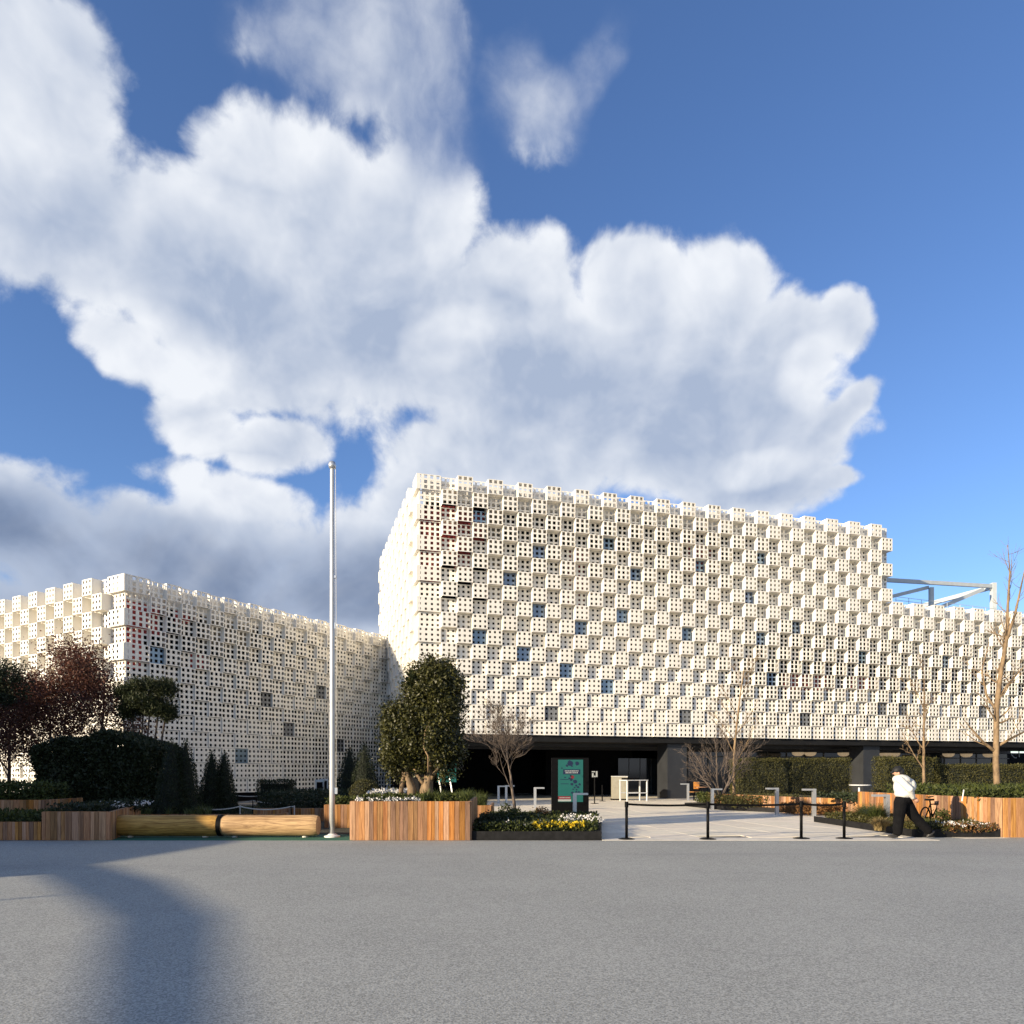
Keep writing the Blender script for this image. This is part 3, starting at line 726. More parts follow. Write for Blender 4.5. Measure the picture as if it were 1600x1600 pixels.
def bare(h, r, levels=4, trunk_h=.35, spread=.7, nch=(3,5), leader=True, up=.35, bend=.12, len0=.5, first=.25, tips=None, seed=0):
    rd = random.Random(seed); T, B = MB(), MB()
    def chain(p, d, L, r0, r1, nseg, wob):
        pts, rad = [p.copy()], [r0]; q = p.copy(); dd = d.copy()
        for i in range(nseg):
            dd = (dd+Vector((rd.gauss(0, wob), rd.gauss(0, wob), rd.gauss(0, wob)*.5+up*.10))).normalized()
            q = q+dd*(L/nseg); pts.append(q.copy()); rad.append(r0+(r1-r0)*(i+1)/nseg)
        return pts, rad, dd
    def grow(p, d, L, r0, lev):
        nseg = 5 if lev < 3 else 3
        pts, rad, dd = chain(p, d, L, r0, max(.0035, r0*.3), nseg, bend if lev else bend*.6)
        (T if lev == 0 else B).tube(pts, rad, 8 if lev == 0 else 6 if lev == 1 else 4, caps=False)
        if tips is not None and lev >= levels-2: tips.extend(pts[1:])
        if lev >= levels: return
        m = rd.randint(*nch)+(3 if lev == 0 and leader else 0)
        for k in range(m):
            t = first+(1-first)*(k+rd.random()*.8)/m if lev == 0 else .25+.75*(k+rd.random())/m
            t = min(t, .98); i = min(int(t*nseg), nseg-1); f_ = t*nseg-i
            q = pts[i].lerp(pts[i+1], f_); rr = rad[i]+(rad[i+1]-rad[i])*f_
            base = (pts[i+1]-pts[i]).normalized(); a = rd.random()*2*math.pi
            s_ = Vector((math.cos(a), math.sin(a), rd.uniform(-.2, .3))); s_ = (s_-base*s_.dot(base)).normalized()
            nd_ = (base*(1-spread*.55)+s_*spread+Vector((0, 0, up*.6))).normalized()
            l2 = L*len0*(1.15-.55*t if lev == 0 else rd.uniform(.6, 1.0))
            grow(q, nd_, l2, max(.004, rr*rd.uniform(.42, .62)), lev+1)
    grow(Vector((0, 0, -.05)), Vector((0, 0, 1)), h, r, 0)
    return T, B
def bare_tree(name, label, x, d, z0, bark, h, r, **kw):
    o = thing(name, label, 'tree', (x, d, z0)); T, B = bare(h, r, **kw)
    T.build('trunk', bark, o, smooth=True)
    if B.v: B.build('branches', bark, o, smooth=True)
    return o

# ---- dense evergreen in the large planter
ev = thing('evergreen_tree', 'dense glossy evergreen tree with pale trunks in the large planter', 'tree', (-2.2, 18.4, .82))
sc = 18.4/F
def E(px, py): return ((px-CX)*sc+2.2, 0, PZ(py, 18.4)-.82)
ells = [(E(683,1090),(.60,.60,.95)),(E(672,1150),(.80,.75,.95)),(E(636,1150),(.62,.62,.90)),(E(690,1065),(.50,.5,.52)),(E(655,1100),(.42,.5,.75)),(E(624,1180),(.40,.45,.62)),
        (E(700,1170),(.35,.5,.75)),(E(672,1052),(.32,.35,.30)),(E(704,1105),(.30,.45,.95)),(E(648,1062),(.22,.3,.30)),(E(612,1130),(.26,.35,.5))]
cents = []
for c, r_ in ells:
    k = int(38*(r_[0]*r_[2])/.36); cents.append(in_ell(k, c, r_, .72, 1.0))
cents = np.concatenate(cents); cents[:, 2] = np.maximum(cents[:, 2], .38)
Veg().leaves(clumps(cents, 110, .10), .078, aspect=.48, up=(0,-.2,.4), upw=.2).build('crown', L_cam, ev)
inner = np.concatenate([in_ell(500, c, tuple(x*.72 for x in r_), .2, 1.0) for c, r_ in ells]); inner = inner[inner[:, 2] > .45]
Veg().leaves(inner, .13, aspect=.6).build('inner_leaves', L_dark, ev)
for (pts, rad, nm) in ((((.02,0,-.05),(.0,0,.3),(.05,.02,.7),(.12,.05,1.2),(.10,0,1.8),(.16,-.05,2.4)),(.19,.15,.12,.09,.06,.03),'trunk'),
                   ((-.48,0,-.05),(-.46,.05,.35),(-.35,0,.8),(-.25,.1,1.4)),) if False else ():
    pass
for pts, rad in ((((.08,-.05,-.05),(.06,-.05,.3),(.10,-.03,.55),(.16,0,1.0),(.12,0,1.7),(.2,0,2.4)),(.19,.17,.13,.09,.06,.03)),
                 (((-.30,-.1,-.05),(-.30,-.1,.35),(-.42,-.08,.7),(-.55,0,1.3)),(.13,.11,.07,.04)),
                 (((-.55,.0,-.05),(-.58,0,.3),(-.50,-.05,.7),(-.75,0,1.2)),(.07,.06,.05,.03)),
                 (((.10,-.05,.35),(-.12,-.12,.62),(-.3,-.1,.95)),(.07,.05,.03)),
                 (((.12,-.05,.5),(.35,-.1,.85),(.5,0,1.3)),(.07,.05,.03)),
                 (((.16,-.55,.75),(.17,-.60,1.15),(.06,-.62,1.35),(.10,-.60,1.75),(.2,-.5,2.0)),(.02,.025,.022,.018,.01))):
    MB().tube(pts, rad, 9).build('trunk', M_birch, ev, smooth=True)

# ---- bare trees
bare_tree('bare_tree', 'small bare vase-shaped tree in the flower bed before the dark entrance', PX(806,24), 24, .1, M_bark, 2.4, .06, levels=5, spread=.62, nch=(4,5), leader=False, up=.5, bend=.16, len0=.72, first=.28, seed=11)
bare_tree('bare_tree', 'tall slender bare tree with a straight pale trunk left of the clipped hedge', PX(1147,33.5), 33.5, .4, M_birch, 6.0, .075, levels=4, spread=.62, nch=(6,8), leader=True, up=.45, bend=.07, len0=.32, first=.25, seed=3)
def multistem(label, x, d, z0, n, h, r, seed):
    o = thing('bare_shrub', label, 'shrub', (x, d, z0)); rd = random.Random(seed); TT, BB = MB(), MB()
    for k in range(n):
        a = 2*math.pi*k/n+rd.random(); T, B = bare(h*rd.uniform(.7,1), r*rd.uniform(.7,1), levels=3, spread=.6, nch=(4,6), leader=True, up=.4, bend=.15, len0=.45, first=.3, seed=seed+k)
        rot = Matrix.Rotation(rd.uniform(.35,.75), 4, Vector((math.cos(a), math.sin(a), 0)))
        for src, dst in ((T, TT), (B, BB)): dst.add([tuple(rot @ Vector(p)) for p in src.v], src.f)
    TT.build('stems', M_bark, o, smooth=True); BB.build('twigs', M_bark, o, smooth=True)
multistem('wide bare many-stemmed shrub in front of the dark column', PX(1126,32), 32, .3, 8, 3.3, .05, 40)
bare_tree('bare_tree', 'thin bare tree rising from the hedge behind the walking man', PX(1445,29), 29, .5, M_birch, 4.9, .065, levels=4, spread=.7, nch=(5,7), leader=True, up=.35, bend=.07, len0=.36, first=.2, seed=8)
t4 = bare_tree('bare_tree', 'tall bare tree with a thick pale trunk at the right edge', PX(1557,22), 22, .8, M_birch, .35, .13, levels=0, bend=.01, seed=5)
def limb(o, pts, rad, bark, seed, sub=3, first=1):
    B = MB(); B.tube(pts, rad, 7, caps=False); rd = random.Random(seed)
    for i in range(first, len(pts)):
        for k in range(sub):
            a, b = Vector(pts[i-1]), Vector(pts[i]); p = a.lerp(b, rd.random()); d = (b-a).normalized()
            d = (d*.6+Vector((rd.gauss(0,.6), rd.gauss(0,.6), rd.gauss(.3,.3)))).normalized(); L = rd.uniform(.4, 1.1); r0 = rad[i]*.4+.004
            q = [p]; 
            for s_ in range(3): d = (d+Vector((rd.gauss(0,.15), rd.gauss(0,.15), rd.gauss(.12,.1)))).normalized(); q.append(q[-1]+d*L/3)
            B.tube(q, [r0, r0*.75, r0*.5, .004], 4, caps=False)
            for _ in range(3):
                p2 = q[rd.randint(1, 2)]; d2 = (d+Vector((rd.gauss(0,.5), rd.gauss(0,.5), rd.gauss(.1,.3)))).normalized()
                B.tube([p2, p2+d2*L*.25, p2+d2*L*.45+Vector((0,0,.05))], [r0*.45, r0*.35, .003], 4, caps=False)
    B.build('limb', bark, o, smooth=True)
def L4(px, py, y=0): return ((px-1557)/F*22, y, PZ(py, 22)-.8)
limb(t4, [L4(1558,1226), L4(1556,1190), L4(1557,1150), L4(1557,1110), L4(1566,1060,.1), L4(1576,1000,.1), L4(1586,960,0), L4(1600,880,-.1)], [.092,.086,.082,.078,.068,.05,.034,.013], M_birch, 61, 4, 3)
limb(t4, [L4(1576,1000,.1), L4(1582,940,.2), L4(1585,890,.2), L4(1578,850,.1)], [.05,.035,.02,.008], M_birch, 62, 4)
limb(t4, [L4(1552,1172), L4(1533,1160,-.1), L4(1510,1138,-.2), L4(1500,1126,-.2)], [.05,.04,.022,.008], M_birch, 63, 1)
limb(t4, [L4(1560,1165), L4(1580,1152,-.1), L4(1605,1138,-.2)], [.045,.035,.015], M_birch, 64, 1)
limb(t4, [L4(1558,1112), L4(1548,1085,.2), L4(1544,1045,.3), L4(1556,1000,.3)], [.045,.035,.022,.008], M_birch, 65, 2)
limb(t4, [L4(1560,1090), L4(1585,1065,.2), L4(1610,1040,.3)], [.045,.03,.012], M_birch, 66, 3)

# ---- left garden trees
def leafy(label, name, x, d, h, r, mat, nleaf, size, seed, z0=0.0, spread=.82, rad=.32, **kw):
    tips = []; o = thing(name, label, 'tree', (x, d, z0)); T, B = bare(h, r, levels=4, spread=spread, nch=(3,5), leader=True, up=.35, bend=.12, len0=.5, first=.28, tips=tips, seed=seed)
    T.build('trunk', M_darkbark, o, smooth=True); B.build('branches', M_darkbark, o, smooth=True)
    C = np.array([tuple(t) for t in tips]); C = C[rng.integers(0, len(C), nleaf)]
    Veg().leaves(C+rng.normal(size=C.shape)*rad, size, aspect=.6).build('crown', mat, o)
    return o
leafy('russet-leaved tree in front of the low pavilion corner, rightmost of the brown trees', 'russet_tree', PX(150,27), 27, 5.1, .085, L_brown, 17000, .08, 21)
leafy('russet-leaved tree between its two brown neighbours on the left', 'russet_tree', PX(75,26), 26, 4.2, .08, L_brown, 17000, .08, 22)
leafy('russet-leaved tree cut by the left edge of the picture', 'russet_tree', PX(10,27.5), 27.5, 4.3, .08, L_brown, 17000, .08, 23)
pn = thing('pine_tree', 'flat-topped dark green pine on many thin leaning trunks', 'tree', (PX(225,26), 26, .2))
def PN(px, py, y=0): return ((px-225)/F*26, y, PZ(py, 26)-.2)
pc = []
for (px, py, rx, rz_) in ((235,1072,.75,.22),(205,1082,.5,.22),(258,1080,.45,.2),(225,1100,.8,.28),(250,1108,.5,.22),(205,1112,.45,.22),(262,1118,.25,.12)):
    pc.append(in_ell(int(150*rx), PN(px, py), (rx, rx*.9, rz_), .4, 1.0))
pc = np.concatenate(pc); Veg().leaves(clumps(pc, 40, .09), .12, aspect=.2, up=(0,0,1), upw=.4).build('crown', L_pine, pn)
for k, (b, t) in enumerate(((198,190),(207,205),(214,222),(222,232),(231,246),(240,258))):
    MB().tube([PN(b-4+k*2, 1208), PN((b+t)/2, 1165, .1), PN(t, 1110, .1), PN(t+3, 1090)], [.05,.04,.03,.015], 6).build('trunk', M_darkbark, pn, smooth=True)
dk = thing('dark_evergreen_tree', 'dark evergreen tree top poking in at the left edge', 'tree', (PX(-8,24), 24, 0))
MB().tube([(0,0,0),(.05,0,2),(0,0,4.3)], [.12,.1,.06], 8).build('trunk', M_darkbark, dk, smooth=True)
Veg().leaves(clumps(in_ell(120, (0,0,4.5), (.95,.9,.75), .3, 1.0), 45, .12), .10, aspect=.4).build('crown', L_dark, dk)

# ---- hedges and topiary
hedge('dark clipped hedge block behind the left planter', PX(62,23), PX(240,23), 22.7, 24.8, PZ(1152,23)-.02, mat=L_dark, dens_=1300, size=.11, aspect=.5, rnd=.34)
hedge('tall olive clipped hedge between the pale tree and the second column', PX(1152,36), PX(1331,36), 36, 37.3, 2.2, mat=L_hedge, dens_=900)
hedge('olive clipped hedge right of the second column behind the man', PX(1384,30), PX(1468,30), 30, 31.2, PZ(1184,30), mat=L_hedge)
hedge('lower olive hedge running off the right edge', PX(1468,30)+.05, PX(1640,30), 30.1, 31.3, PZ(1196,30), mat=L_hedge)
hedge('small dark box hedge on the lawn before the low pavilion', PX(400,32), PX(455,32), 32, 32.9, 1.18, mat=L_dark, name='box_hedge')
cone_topiary('leftmost dark cone topiary next to the hedge block', PX(268,22.3), 22.3, 2.50, .55, .1)
cone_topiary('dark cone topiary touching its left neighbour by the hedge block', PX(290,22.6), 22.6, 2.52, .52, .1)
cone_topiary('narrow dark cone topiary, third from the left', PX(331,25), 25, 2.2, .50, .1)
cone_topiary('narrow dark cone topiary, fourth from the left', PX(350,25.2), 25.2, 2.2, .48, .1)
cone_topiary('loose dark cone topiary just right of the flagpole', PX(546,31), 31, 2.55, .70, .1, n=8000)
cone_topiary('tall smooth cone topiary beside the evergreen tree', PX(569,30), 30, 2.75, .72, .1, n=9000)
bb = thing('ball_shrub', 'round clipped ball shrub behind the white flowers', 'shrub', (PX(570,22.5), 22.5, .5))
Veg().leaves(in_ell(5000, (0,0,.42), (.46,.44,.42), .93, 1.0), .05, aspect=.4).build('foliage', L_hedge, bb)
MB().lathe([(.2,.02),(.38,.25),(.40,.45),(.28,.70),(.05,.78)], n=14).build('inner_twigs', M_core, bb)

# ------------------------------------------------------------------ beds and ground cover
def bed_cover(name, label, poly_fn, n, mat, size, h, aspect=.5, kind='stuff', upw=.3):
    P = np.array([poly_fn() for _ in range(n)]); P[:, 2] += rng.random(n)*h
    o = Veg().leaves(P, size, aspect=aspect, up=(0,0,1), upw=upw).build(name, mat); o['kind'] = kind; o['label'] = label; return o
def rect(x0, x1, y0, y1, z): return lambda: (random.uniform(x0, x1), random.uniform(y0, y1), z)
def tufts(name, label, spots, mat, n=60, h=.45, spread=.08, w=.012, lean=.6):
    v = Veg()
    for (x, y, z) in spots: v.blades((x, y, z), n, h*random.uniform(.75, 1.2), spread, w, lean)
    o = v.build(name, mat); o['kind'] = 'stuff'; o['label'] = label; return o
def shrub(label, x, y, z, r, h, mat, n=700, size=.06, blades=False, name='bedding_plant', aspect=.5):
    o = thing(name, label, 'plant', (x, y, z)); v = Veg()
    if blades: v.blades((0,0,0), n, h, r*.35, .014, .9)
    else: v.leaves(clumps(in_ell(max(8, n//30), (0,0,h*.5), (r,r,h*.5), .4, 1.0), 30, .05), size, aspect=aspect, up=(0,0,1), upw=.3)
    v.build('leaves', mat, o); MB().tube([(0,0,-.03),(.01,0,h*.5)], [.02,.008], 5).build('stem', M_darkbark, o); return o

# flower bed with black metal edging beside the large planter
fb = thing('flower_bed', 'flower bed with black metal edging between the large planter and the paved entrance', 'flower bed', (0, 17.1, 0))
MB().box(-.93, 2.09, 0, .04, 0, .20).build('edging_panel', M_blackmatte, fb)
MB().bar((2.07,.04,.10), (2.75,5.6,.10), .04, .20).build('edging_panel', M_blackmatte, fb)
MB().prism([(-.93,.041),(2.05,.041),(2.72,5.6),(.2,7.6),(-.6,7.5)], 0, .15).build('soil', M_soil, fb)
def in_fb(z=.15, y0=17.2, y1=22.5):
    def f():
        y = random.uniform(y0, y1); k = (y-17.1)/5.6; return (random.uniform(-.9+.3*k, 1.98+.65*k), y, z)
    return f
bed_cover('ground_cover', 'low mixed green foliage filling the flower bed', in_fb(), 14000, L_green, .075, .22)
bed_cover('ground_cover', 'darker leaves in the flower bed by the planter', rect(-.88, .9, 17.25, 21, .15), 7000, L_dark, .085, .24)
def daisies(name, label, fn, n, mat, size, per=6, h=.3):
    P = np.array([fn() for _ in range(n)]); P[:, 2] += h*(.7+.4*rng.random(n))
    Q = np.repeat(P, per, 0)+rng.normal(size=(n*per, 3))*size*.35
    o = Veg().leaves(Q, size, aspect=.8, up=(-.3,-.5,.6), upw=.3).build(name, mat); o['kind'] = 'stuff'; o['label'] = label
daisies('yellow_flowers', 'bright yellow flowers along the black edging', rect(.45, 1.75, 17.2, 17.75, .12), 150, L_yellow, .045, h=.24)
daisies('white_flowers', 'scattered white flowers at the end of the bed', in_fb(.12, 17.3, 19.5), 40, L_white, .04, h=.27)
daisies('white_flowers', 'white flowers by the dark sign', rect(1.3, 2.3, 18.2, 19.6, .12), 60, L_white, .045, h=.3)
for i, (px, y, r_, h_, mt, lb) in enumerate(((765,18.0,.25,.42,L_dark,'dark leafy plant in the near left corner of the flower bed'),
     (800,19.0,.35,.45,L_green,'bushy green plant left of the bed centre'),(835,18.4,.3,.38,L_green,'rounded green plant in the middle of the flower bed'),
     (795,21,.35,.55,L_green,'taller green plant at the foot of the small bare tree'),(845,21.5,.35,.4,L_brownish,'reddish brown plant in front of the dark sign'))):
    shrub(lb, PX(px, y), y, .12, r_, h_, mt, 900)
tufts('grass_tufts', 'strappy grass tufts along the back of the flower bed', [(PX(random.uniform(840,930), 19.5), random.uniform(18.3,20.5), .12) for _ in range(22)], L_grass, 40, .34, .06)
# large planter planting
bed_cover('ground_cover', 'green leaves spilling over the rim of the large planter', rect(-3.6,-1.05,17.2,19.7,.80), 7000, L_green, .085, .22)
daisies('white_flowers', 'white flowers along the front rim of the large planter', rect(-3.65,-2.2,17.15,17.6,.80), 90, L_white, .055, h=.14)
daisies('white_flowers', 'white flowers at the back left corner of the large planter', rect(-3.65,-2.7,18.4,19.4,.85), 90, L_white, .055, h=.24)
tufts('grass_tufts', 'long strappy leaves at the right end of the large planter', [(random.uniform(-2.1,-1.05), random.uniform(17.2,19), .8) for _ in range(26)], L_grass, 45, .42, .07)
tufts('grass_tufts', 'spiky leaves in the small planter behind the large one', [(random.uniform(-1.3,-.65), random.uniform(22.3,24), .45) for _ in range(9)], L_grass, 45, .6, .07)
# left planters
bed_cover('ground_cover', 'dark foliage in the weathered planter by the log', rect(-11.0,-10.0,17.3,20.6,.55), 3000, L_dark, .09, .25)
daisies('white_flowers', 'pale flowers in the weathered planter by the log', rect(-10.7,-9.9,18.6,20.6,.6), 60, L_white, .05, h=.15)
bed_cover('ground_cover', 'green leaves in the low box at the left edge', rect(-14,-11,17.2,19.2,.34), 4500, L_green, .09, .26)
bed_cover('ground_cover', 'leaves in the raised planter at the far left', rect(-16.3,-12.8,20.1,21.4,.72), 5000, L_green, .11, .55)
tufts('grass_tufts', 'grass tufts in front of the cone topiaries', [(random.uniform(-11.2,-9.0), random.uniform(21.7,22.5), .25) for _ in range(16)], L_grass, 40, .4, .08)
bed_cover('ground_cover', 'dark shrubs between the log and the low pavilion', rect(-8.6,-4.2,24.5,29,.05), 14000, L_dark, .10, .85)
bed_cover('ground_cover', 'short lawn inside the rope fences', rect(-12.5,-6.5,24,33,.01), 16000, L_green, .05, .04, aspect=.2, upw=.7)
bed_cover('ground_cover', 'leafy edging beyond the flagpole', rect(-5.3,-3.9,20.7,22,.5), 2500, L_green, .08, .35)

# right side beds
rb = thing('flower_bed', 'planting bed with black edging in front of the tall right planter', 'flower bed', (10.7, 17.78, 0))
MB().box(-.95, 1.14, 0, .04, 0, .19).build('edging_panel', M_blackmatte, rb)
MB().bar((-.93,.04,.09), (-1.15,5.4,.09), .04, .18).build('edging_panel', M_blackmatte, rb)
MB().prism([(-.90,.041),(1.12,.041),(.6,2.6),(.3,5.6),(-1.12,5.5)], 0, .13).build('soil', M_soil, rb)
def in_rb(y0=17.7, y1=22.8):
    def f():
        y = random.uniform(y0, y1); k = (y-17.6)/5.4; return (random.uniform(9.82-.2*k, 11.75-.75*k), y, .12)
    return f
bed_cover('ground_cover', 'olive ground cover in the right bed', in_rb(), 9000, L_hedge, .07, .22)
daisies('white_flowers', 'small white flowers before the glowing planter', lambda: (random.uniform(10.6,11.7), random.uniform(17.7,18.6), .1), 90, L_white, .04, h=.22)
bed_cover('ground_cover', 'dry stems and leaves near the white flowers', lambda: (random.uniform(10.6,11.7), random.uniform(17.7,18.6), .12), 2500, L_brownish, .06, .2)
for (px, y, r_, h_, mt, bl, lb) in ((1512,18.6,.3,.42,L_grass,True,'spiky green plant in front of the glowing planter'),(1370,20.5,.3,.75,L_grass,True,'tall green strappy plant left of the man'),
      (1352,21.5,.3,.7,L_grass,True,'green strappy plant beside the round table'),(1375,18.6,.35,.42,L_tan,True,'tan grass clump left of the man'),
      (1420,18.9,.4,.45,L_tan,True,'tan grass mound behind the man between his legs'),(1470,19.4,.4,.45,L_green,False,'grey-green mound right of the man'),
      (1448,18.5,.35,.35,L_grass,True,'low grey-green tuft behind the man'),(1490,19.5,.3,.5,L_grass,True,'narrow green tuft against the planter side')):
    shrub(lb, PX(px, y), y, .1, r_, h_, mt, 500 if bl else 900, blades=bl, name='ornamental_grass' if bl else 'bedding_plant')
# middle bed beyond the barrier posts
mbd = thing('flower_bed', 'dark edged bed of low shrubs at the foot of the pale tree', 'flower bed', (9.5, 29, 0))
MB().prism([(-1.6,4.6),(-.9,1.2),(.7,-.6),(3.2,-1.5),(3.4,3.6),(.5,5.6)], 0, .16).build('edging_panel', M_blackmatte, mbd)
MB().prism([(-1.5,4.5),(-.85,1.3),(.7,-.5),(3.1,-1.4),(3.3,3.5),(.5,5.5)], .161, .17).build('soil', M_soil, mbd)
bed_cover('ground_cover', 'olive and brown low shrubs in the bed by the pale tree', lambda: (random.uniform(8.6,12), random.uniform(28.9,32.6), .15), 7000, L_hedge, .09, .45)
bed_cover('ground_cover', 'rust brown low plants along the orange planter', lambda: (random.uniform(10.1,12.2), random.uniform(26.0,28.2), .05), 4000, L_brownish, .09, .35)
bed_cover('ground_cover', 'yellow-green low mound by the first column', lambda: (random.uniform(8.6,9.7), random.uniform(33,34.5), .1), 2500, L_green, .09, .5)
# planting in the right planters
bed_cover('ground_cover', 'green plants on top of the tall right planter', rect(11.6,15.5,18.2,23,.85), 9000, L_green, .10, .32)
tufts('grass_tufts', 'dense green shoots round the thick pale trunk', [(random.uniform(12.9,15.5), random.uniform(20.5,22.8), .85) for _ in range(40)], L_grass, 40, .5, .1)
daisies('dry_flowers', 'straw coloured flower heads on the tall right planter', rect(14.0,15.6,18.2,19.5,.85), 60, L_tan, .07, h=.25)
bed_cover('ground_cover', 'dark leaves along the back of the tall right planter', rect(11.6,14.5,22,28,.55), 7000, L_dark, .11, .22)
MB().tube([(PX(1503,18.6),18.6,.84),(PX(1506,18.6),18.6,1.13)], .016, 6).build('plant_marker', M_whiteflat)
tag(bpy.data.objects['plant_marker'], 'small white plant marker stick in the tall right planter', 'marker')

# ------------------------------------------------------------------ log seat
lg = []
M_band = M_black
for k, (x0, x1, lb) in enumerate(((-9.54,-7.07,'weathered log seat in shade, left of the black strap'),(-6.99,-4.68,'golden sunlit log seat at the foot of the flagpole'))):
    o = thing('log_bench', lb, 'log bench', ((x0+x1)/2, 17.75, .29), group='log seats')
    L = (x1-x0)/2; ns, nc = 24, 28; v, f = [], []
    for i in range(ns+1):
        x = -L+2*L*i/ns; e = min(1.0, (L-abs(x))/.035); rr0 = .252-.02*(1-e)**2
        for j in range(nc):
            a = 2*math.pi*j/nc
            rr = rr0*(1+.018*math.sin(3*a+k+x*.8)+.010*math.sin(7*a+x*2.3)+.006*math.sin(13*a+x*5))
            v.append((x, rr*math.cos(a), rr*math.sin(a)))
    for i in range(ns):
        for j in range(nc):
            j2 = (j+1)%nc; f.append((i*nc+j, (i+1)*nc+j, (i+1)*nc+j2, i*nc+j2))
    link('log', mesh('log', v, f, True), M_log, o)
    for s_ in (-1, 1):
        vv = [(s_*(L+.001), .225*math.cos(2*math.pi*j/nc), .225*math.sin(2*math.pi*j/nc)) for j in range(nc)]
        link('log_end', mesh('log_end', vv, [tuple(range(nc))[::(1 if s_ > 0 else -1)]]), M_logend, o)
    for xx in (-L*.75, L*.72):
        MB().lathe([(.07,-.29),(.07,-.26),(.05,-.22)], (xx, 0, 0), 12).build('foot', M_stone, o)
bd = thing('log_strap', 'black steel strap joining the two log seats', 'strap', (-7.03, 17.75, .29))
MB().tube([(-.045,0,0),(.045,0,0)], .262, 28).build('band', M_black, bd)

# ------------------------------------------------------------------ flagpole
M_pole = pmat('satin_pole_paint', (.48,.49,.50), .35, .08, 2, metal=.2)
fx, fy = -4.36, 17.8
fp = thing('flagpole', 'tall white flagpole with a ball top beside the logs', 'flagpole', (fx, fy, 0))
MB().lathe([(.066,0),(.066,1.2),(.06,4.5),(.05,8.9),(.045,8.93)], n=24).build('pole', M_pole, fp, smooth=True)
MB().lathe([(.19,0),(.19,.035),(.12,.06),(.085,.09)], n=24).build('base_plate', M_whiteflat, fp)
MB().lathe([(.03,8.92),(.075,8.95),(.095,9.02),(.075,9.09),(.02,9.12)], n=18).build('ball_top', M_silver, fp, smooth=True)
MB().tube([(.10,-.02,1.1),(.105,-.02,4.5),(.085,-.01,8.95)], .006, 5).build('halyard', M_rope, fp)
MB().box(.06,.13,-.03,.03,1.05,1.2).build('cleat', M_silver, fp)
MB().box(.03,.085,-.03,.03,5.05,5.2).build('cleat', M_silver, fp)
MB().box(.04,.10,-.03,.03,6.28,6.34).build('cleat', M_silver, fp)

# ------------------------------------------------------------------ rope fences
def rope(label, pts, d, zt, posts=True):
    o = thing('rope_fence', label, 'rope fence', (PX(pts[0], d), d, 0))
    xs = [PX(p, d)-PX(pts[0], d) for p in pts]
    for i, x in enumerate(xs):
        MB().tube([(x,0,0),(x,0,zt+.03)], .02, 8).build('post', M_black if i % 2 else M_silver, o)
    for a, b in zip(xs, xs[1:]):
        q = [(a+(b-a)*t/10, 0, zt-.8*(t/10)*(1-t/10)*min(.5, abs(b-a)*.32)) for t in range(11)]
        MB().tube(q, .018, 6).build('rope', M_rope, o)
rope('nearest white rope fence sagging on short posts above the log', (290,298,375,455,460), 22.9, .50)
rope('middle white rope fence across the lawn', (331,395,466), 27.4, .50)
rope('farthest white rope fence before the low pavilion', (357,420,474), 34.3, .52)
tag(MB().box(PX(336,24.2),PX(456,24.2),24.2,25.0,0,.10).build('stone_step', M_stone), 'pale stone edging step behind the nearest rope', 'step')

# ------------------------------------------------------------------ bollard lights
def bollard(label, px, d, h, side, z0=0.0, w=.24):
    o = thing('bollard_light', label, 'bollard light', (PX(px, d), d, z0), group='silver path bollard lights')
    MB().box(-.055,.055,-.06,-.035,0,h).build('post', M_silver, o); MB().box(-.055,.055,.05,.075,0,h).build('post', M_silver, o)
    x0, x1 = (-.055, .40) if side > 0 else (-.40, .055)
    MB().box(x0, x1, -.065, .08, h, h+.06).build('lamp_head', M_silver, o)
    return o
bollard('silver bollard light standing in front of the teal sign', 898, 22.3, .88, 1)
bollard('silver bollard light between the small bare tree and the dark sign', 836, 31.5, .85, 1)
bollard('silver bollard light nearest the evergreen, left of a pair', 779, 36.5, .82, 1)
bollard('silver bollard light, right one of the pair left of the small bare tree', 791, 35.5, .86, 1)
bollard('silver bollard light beside the first dark column', 1075, 39.5, .88, -1)
bollard('silver bollard light before the left half of the tall hedge', 1214, 27.0, .93, -1)
bollard('silver bollard light before the right half of the tall hedge', 1272, 25.5, .93, -1)
bollard('silver bollard light just left of the walking man', 1386, 20.5, .89, -1)
bollard('silver bollard light between the bare shrub and its planter', 1113, 30.5, .82, 1)
for px, d, lb in ((500,31,'tall silver frame bollard left of the flagpole'),(507,35,'silver frame bollard partly behind the other one by the flagpole')):
    o = thing('frame_bollard', lb, 'bollard light', (PX(px, d), d, 0), group='silver frame bollards')
    MB().box(-.17,-.13,-.06,.06,0,1.15).build('post', M_silver, o); MB().box(.13,.17,-.06,.06,0,1.15).build('post', M_silver, o)
    MB().box(-.19,.19,-.08,.08,1.151,1.24).build('lamp_head', M_silver, o); MB().box(-.128,.128,-.03,.03,.02,1.14).build('panel', M_black, o)

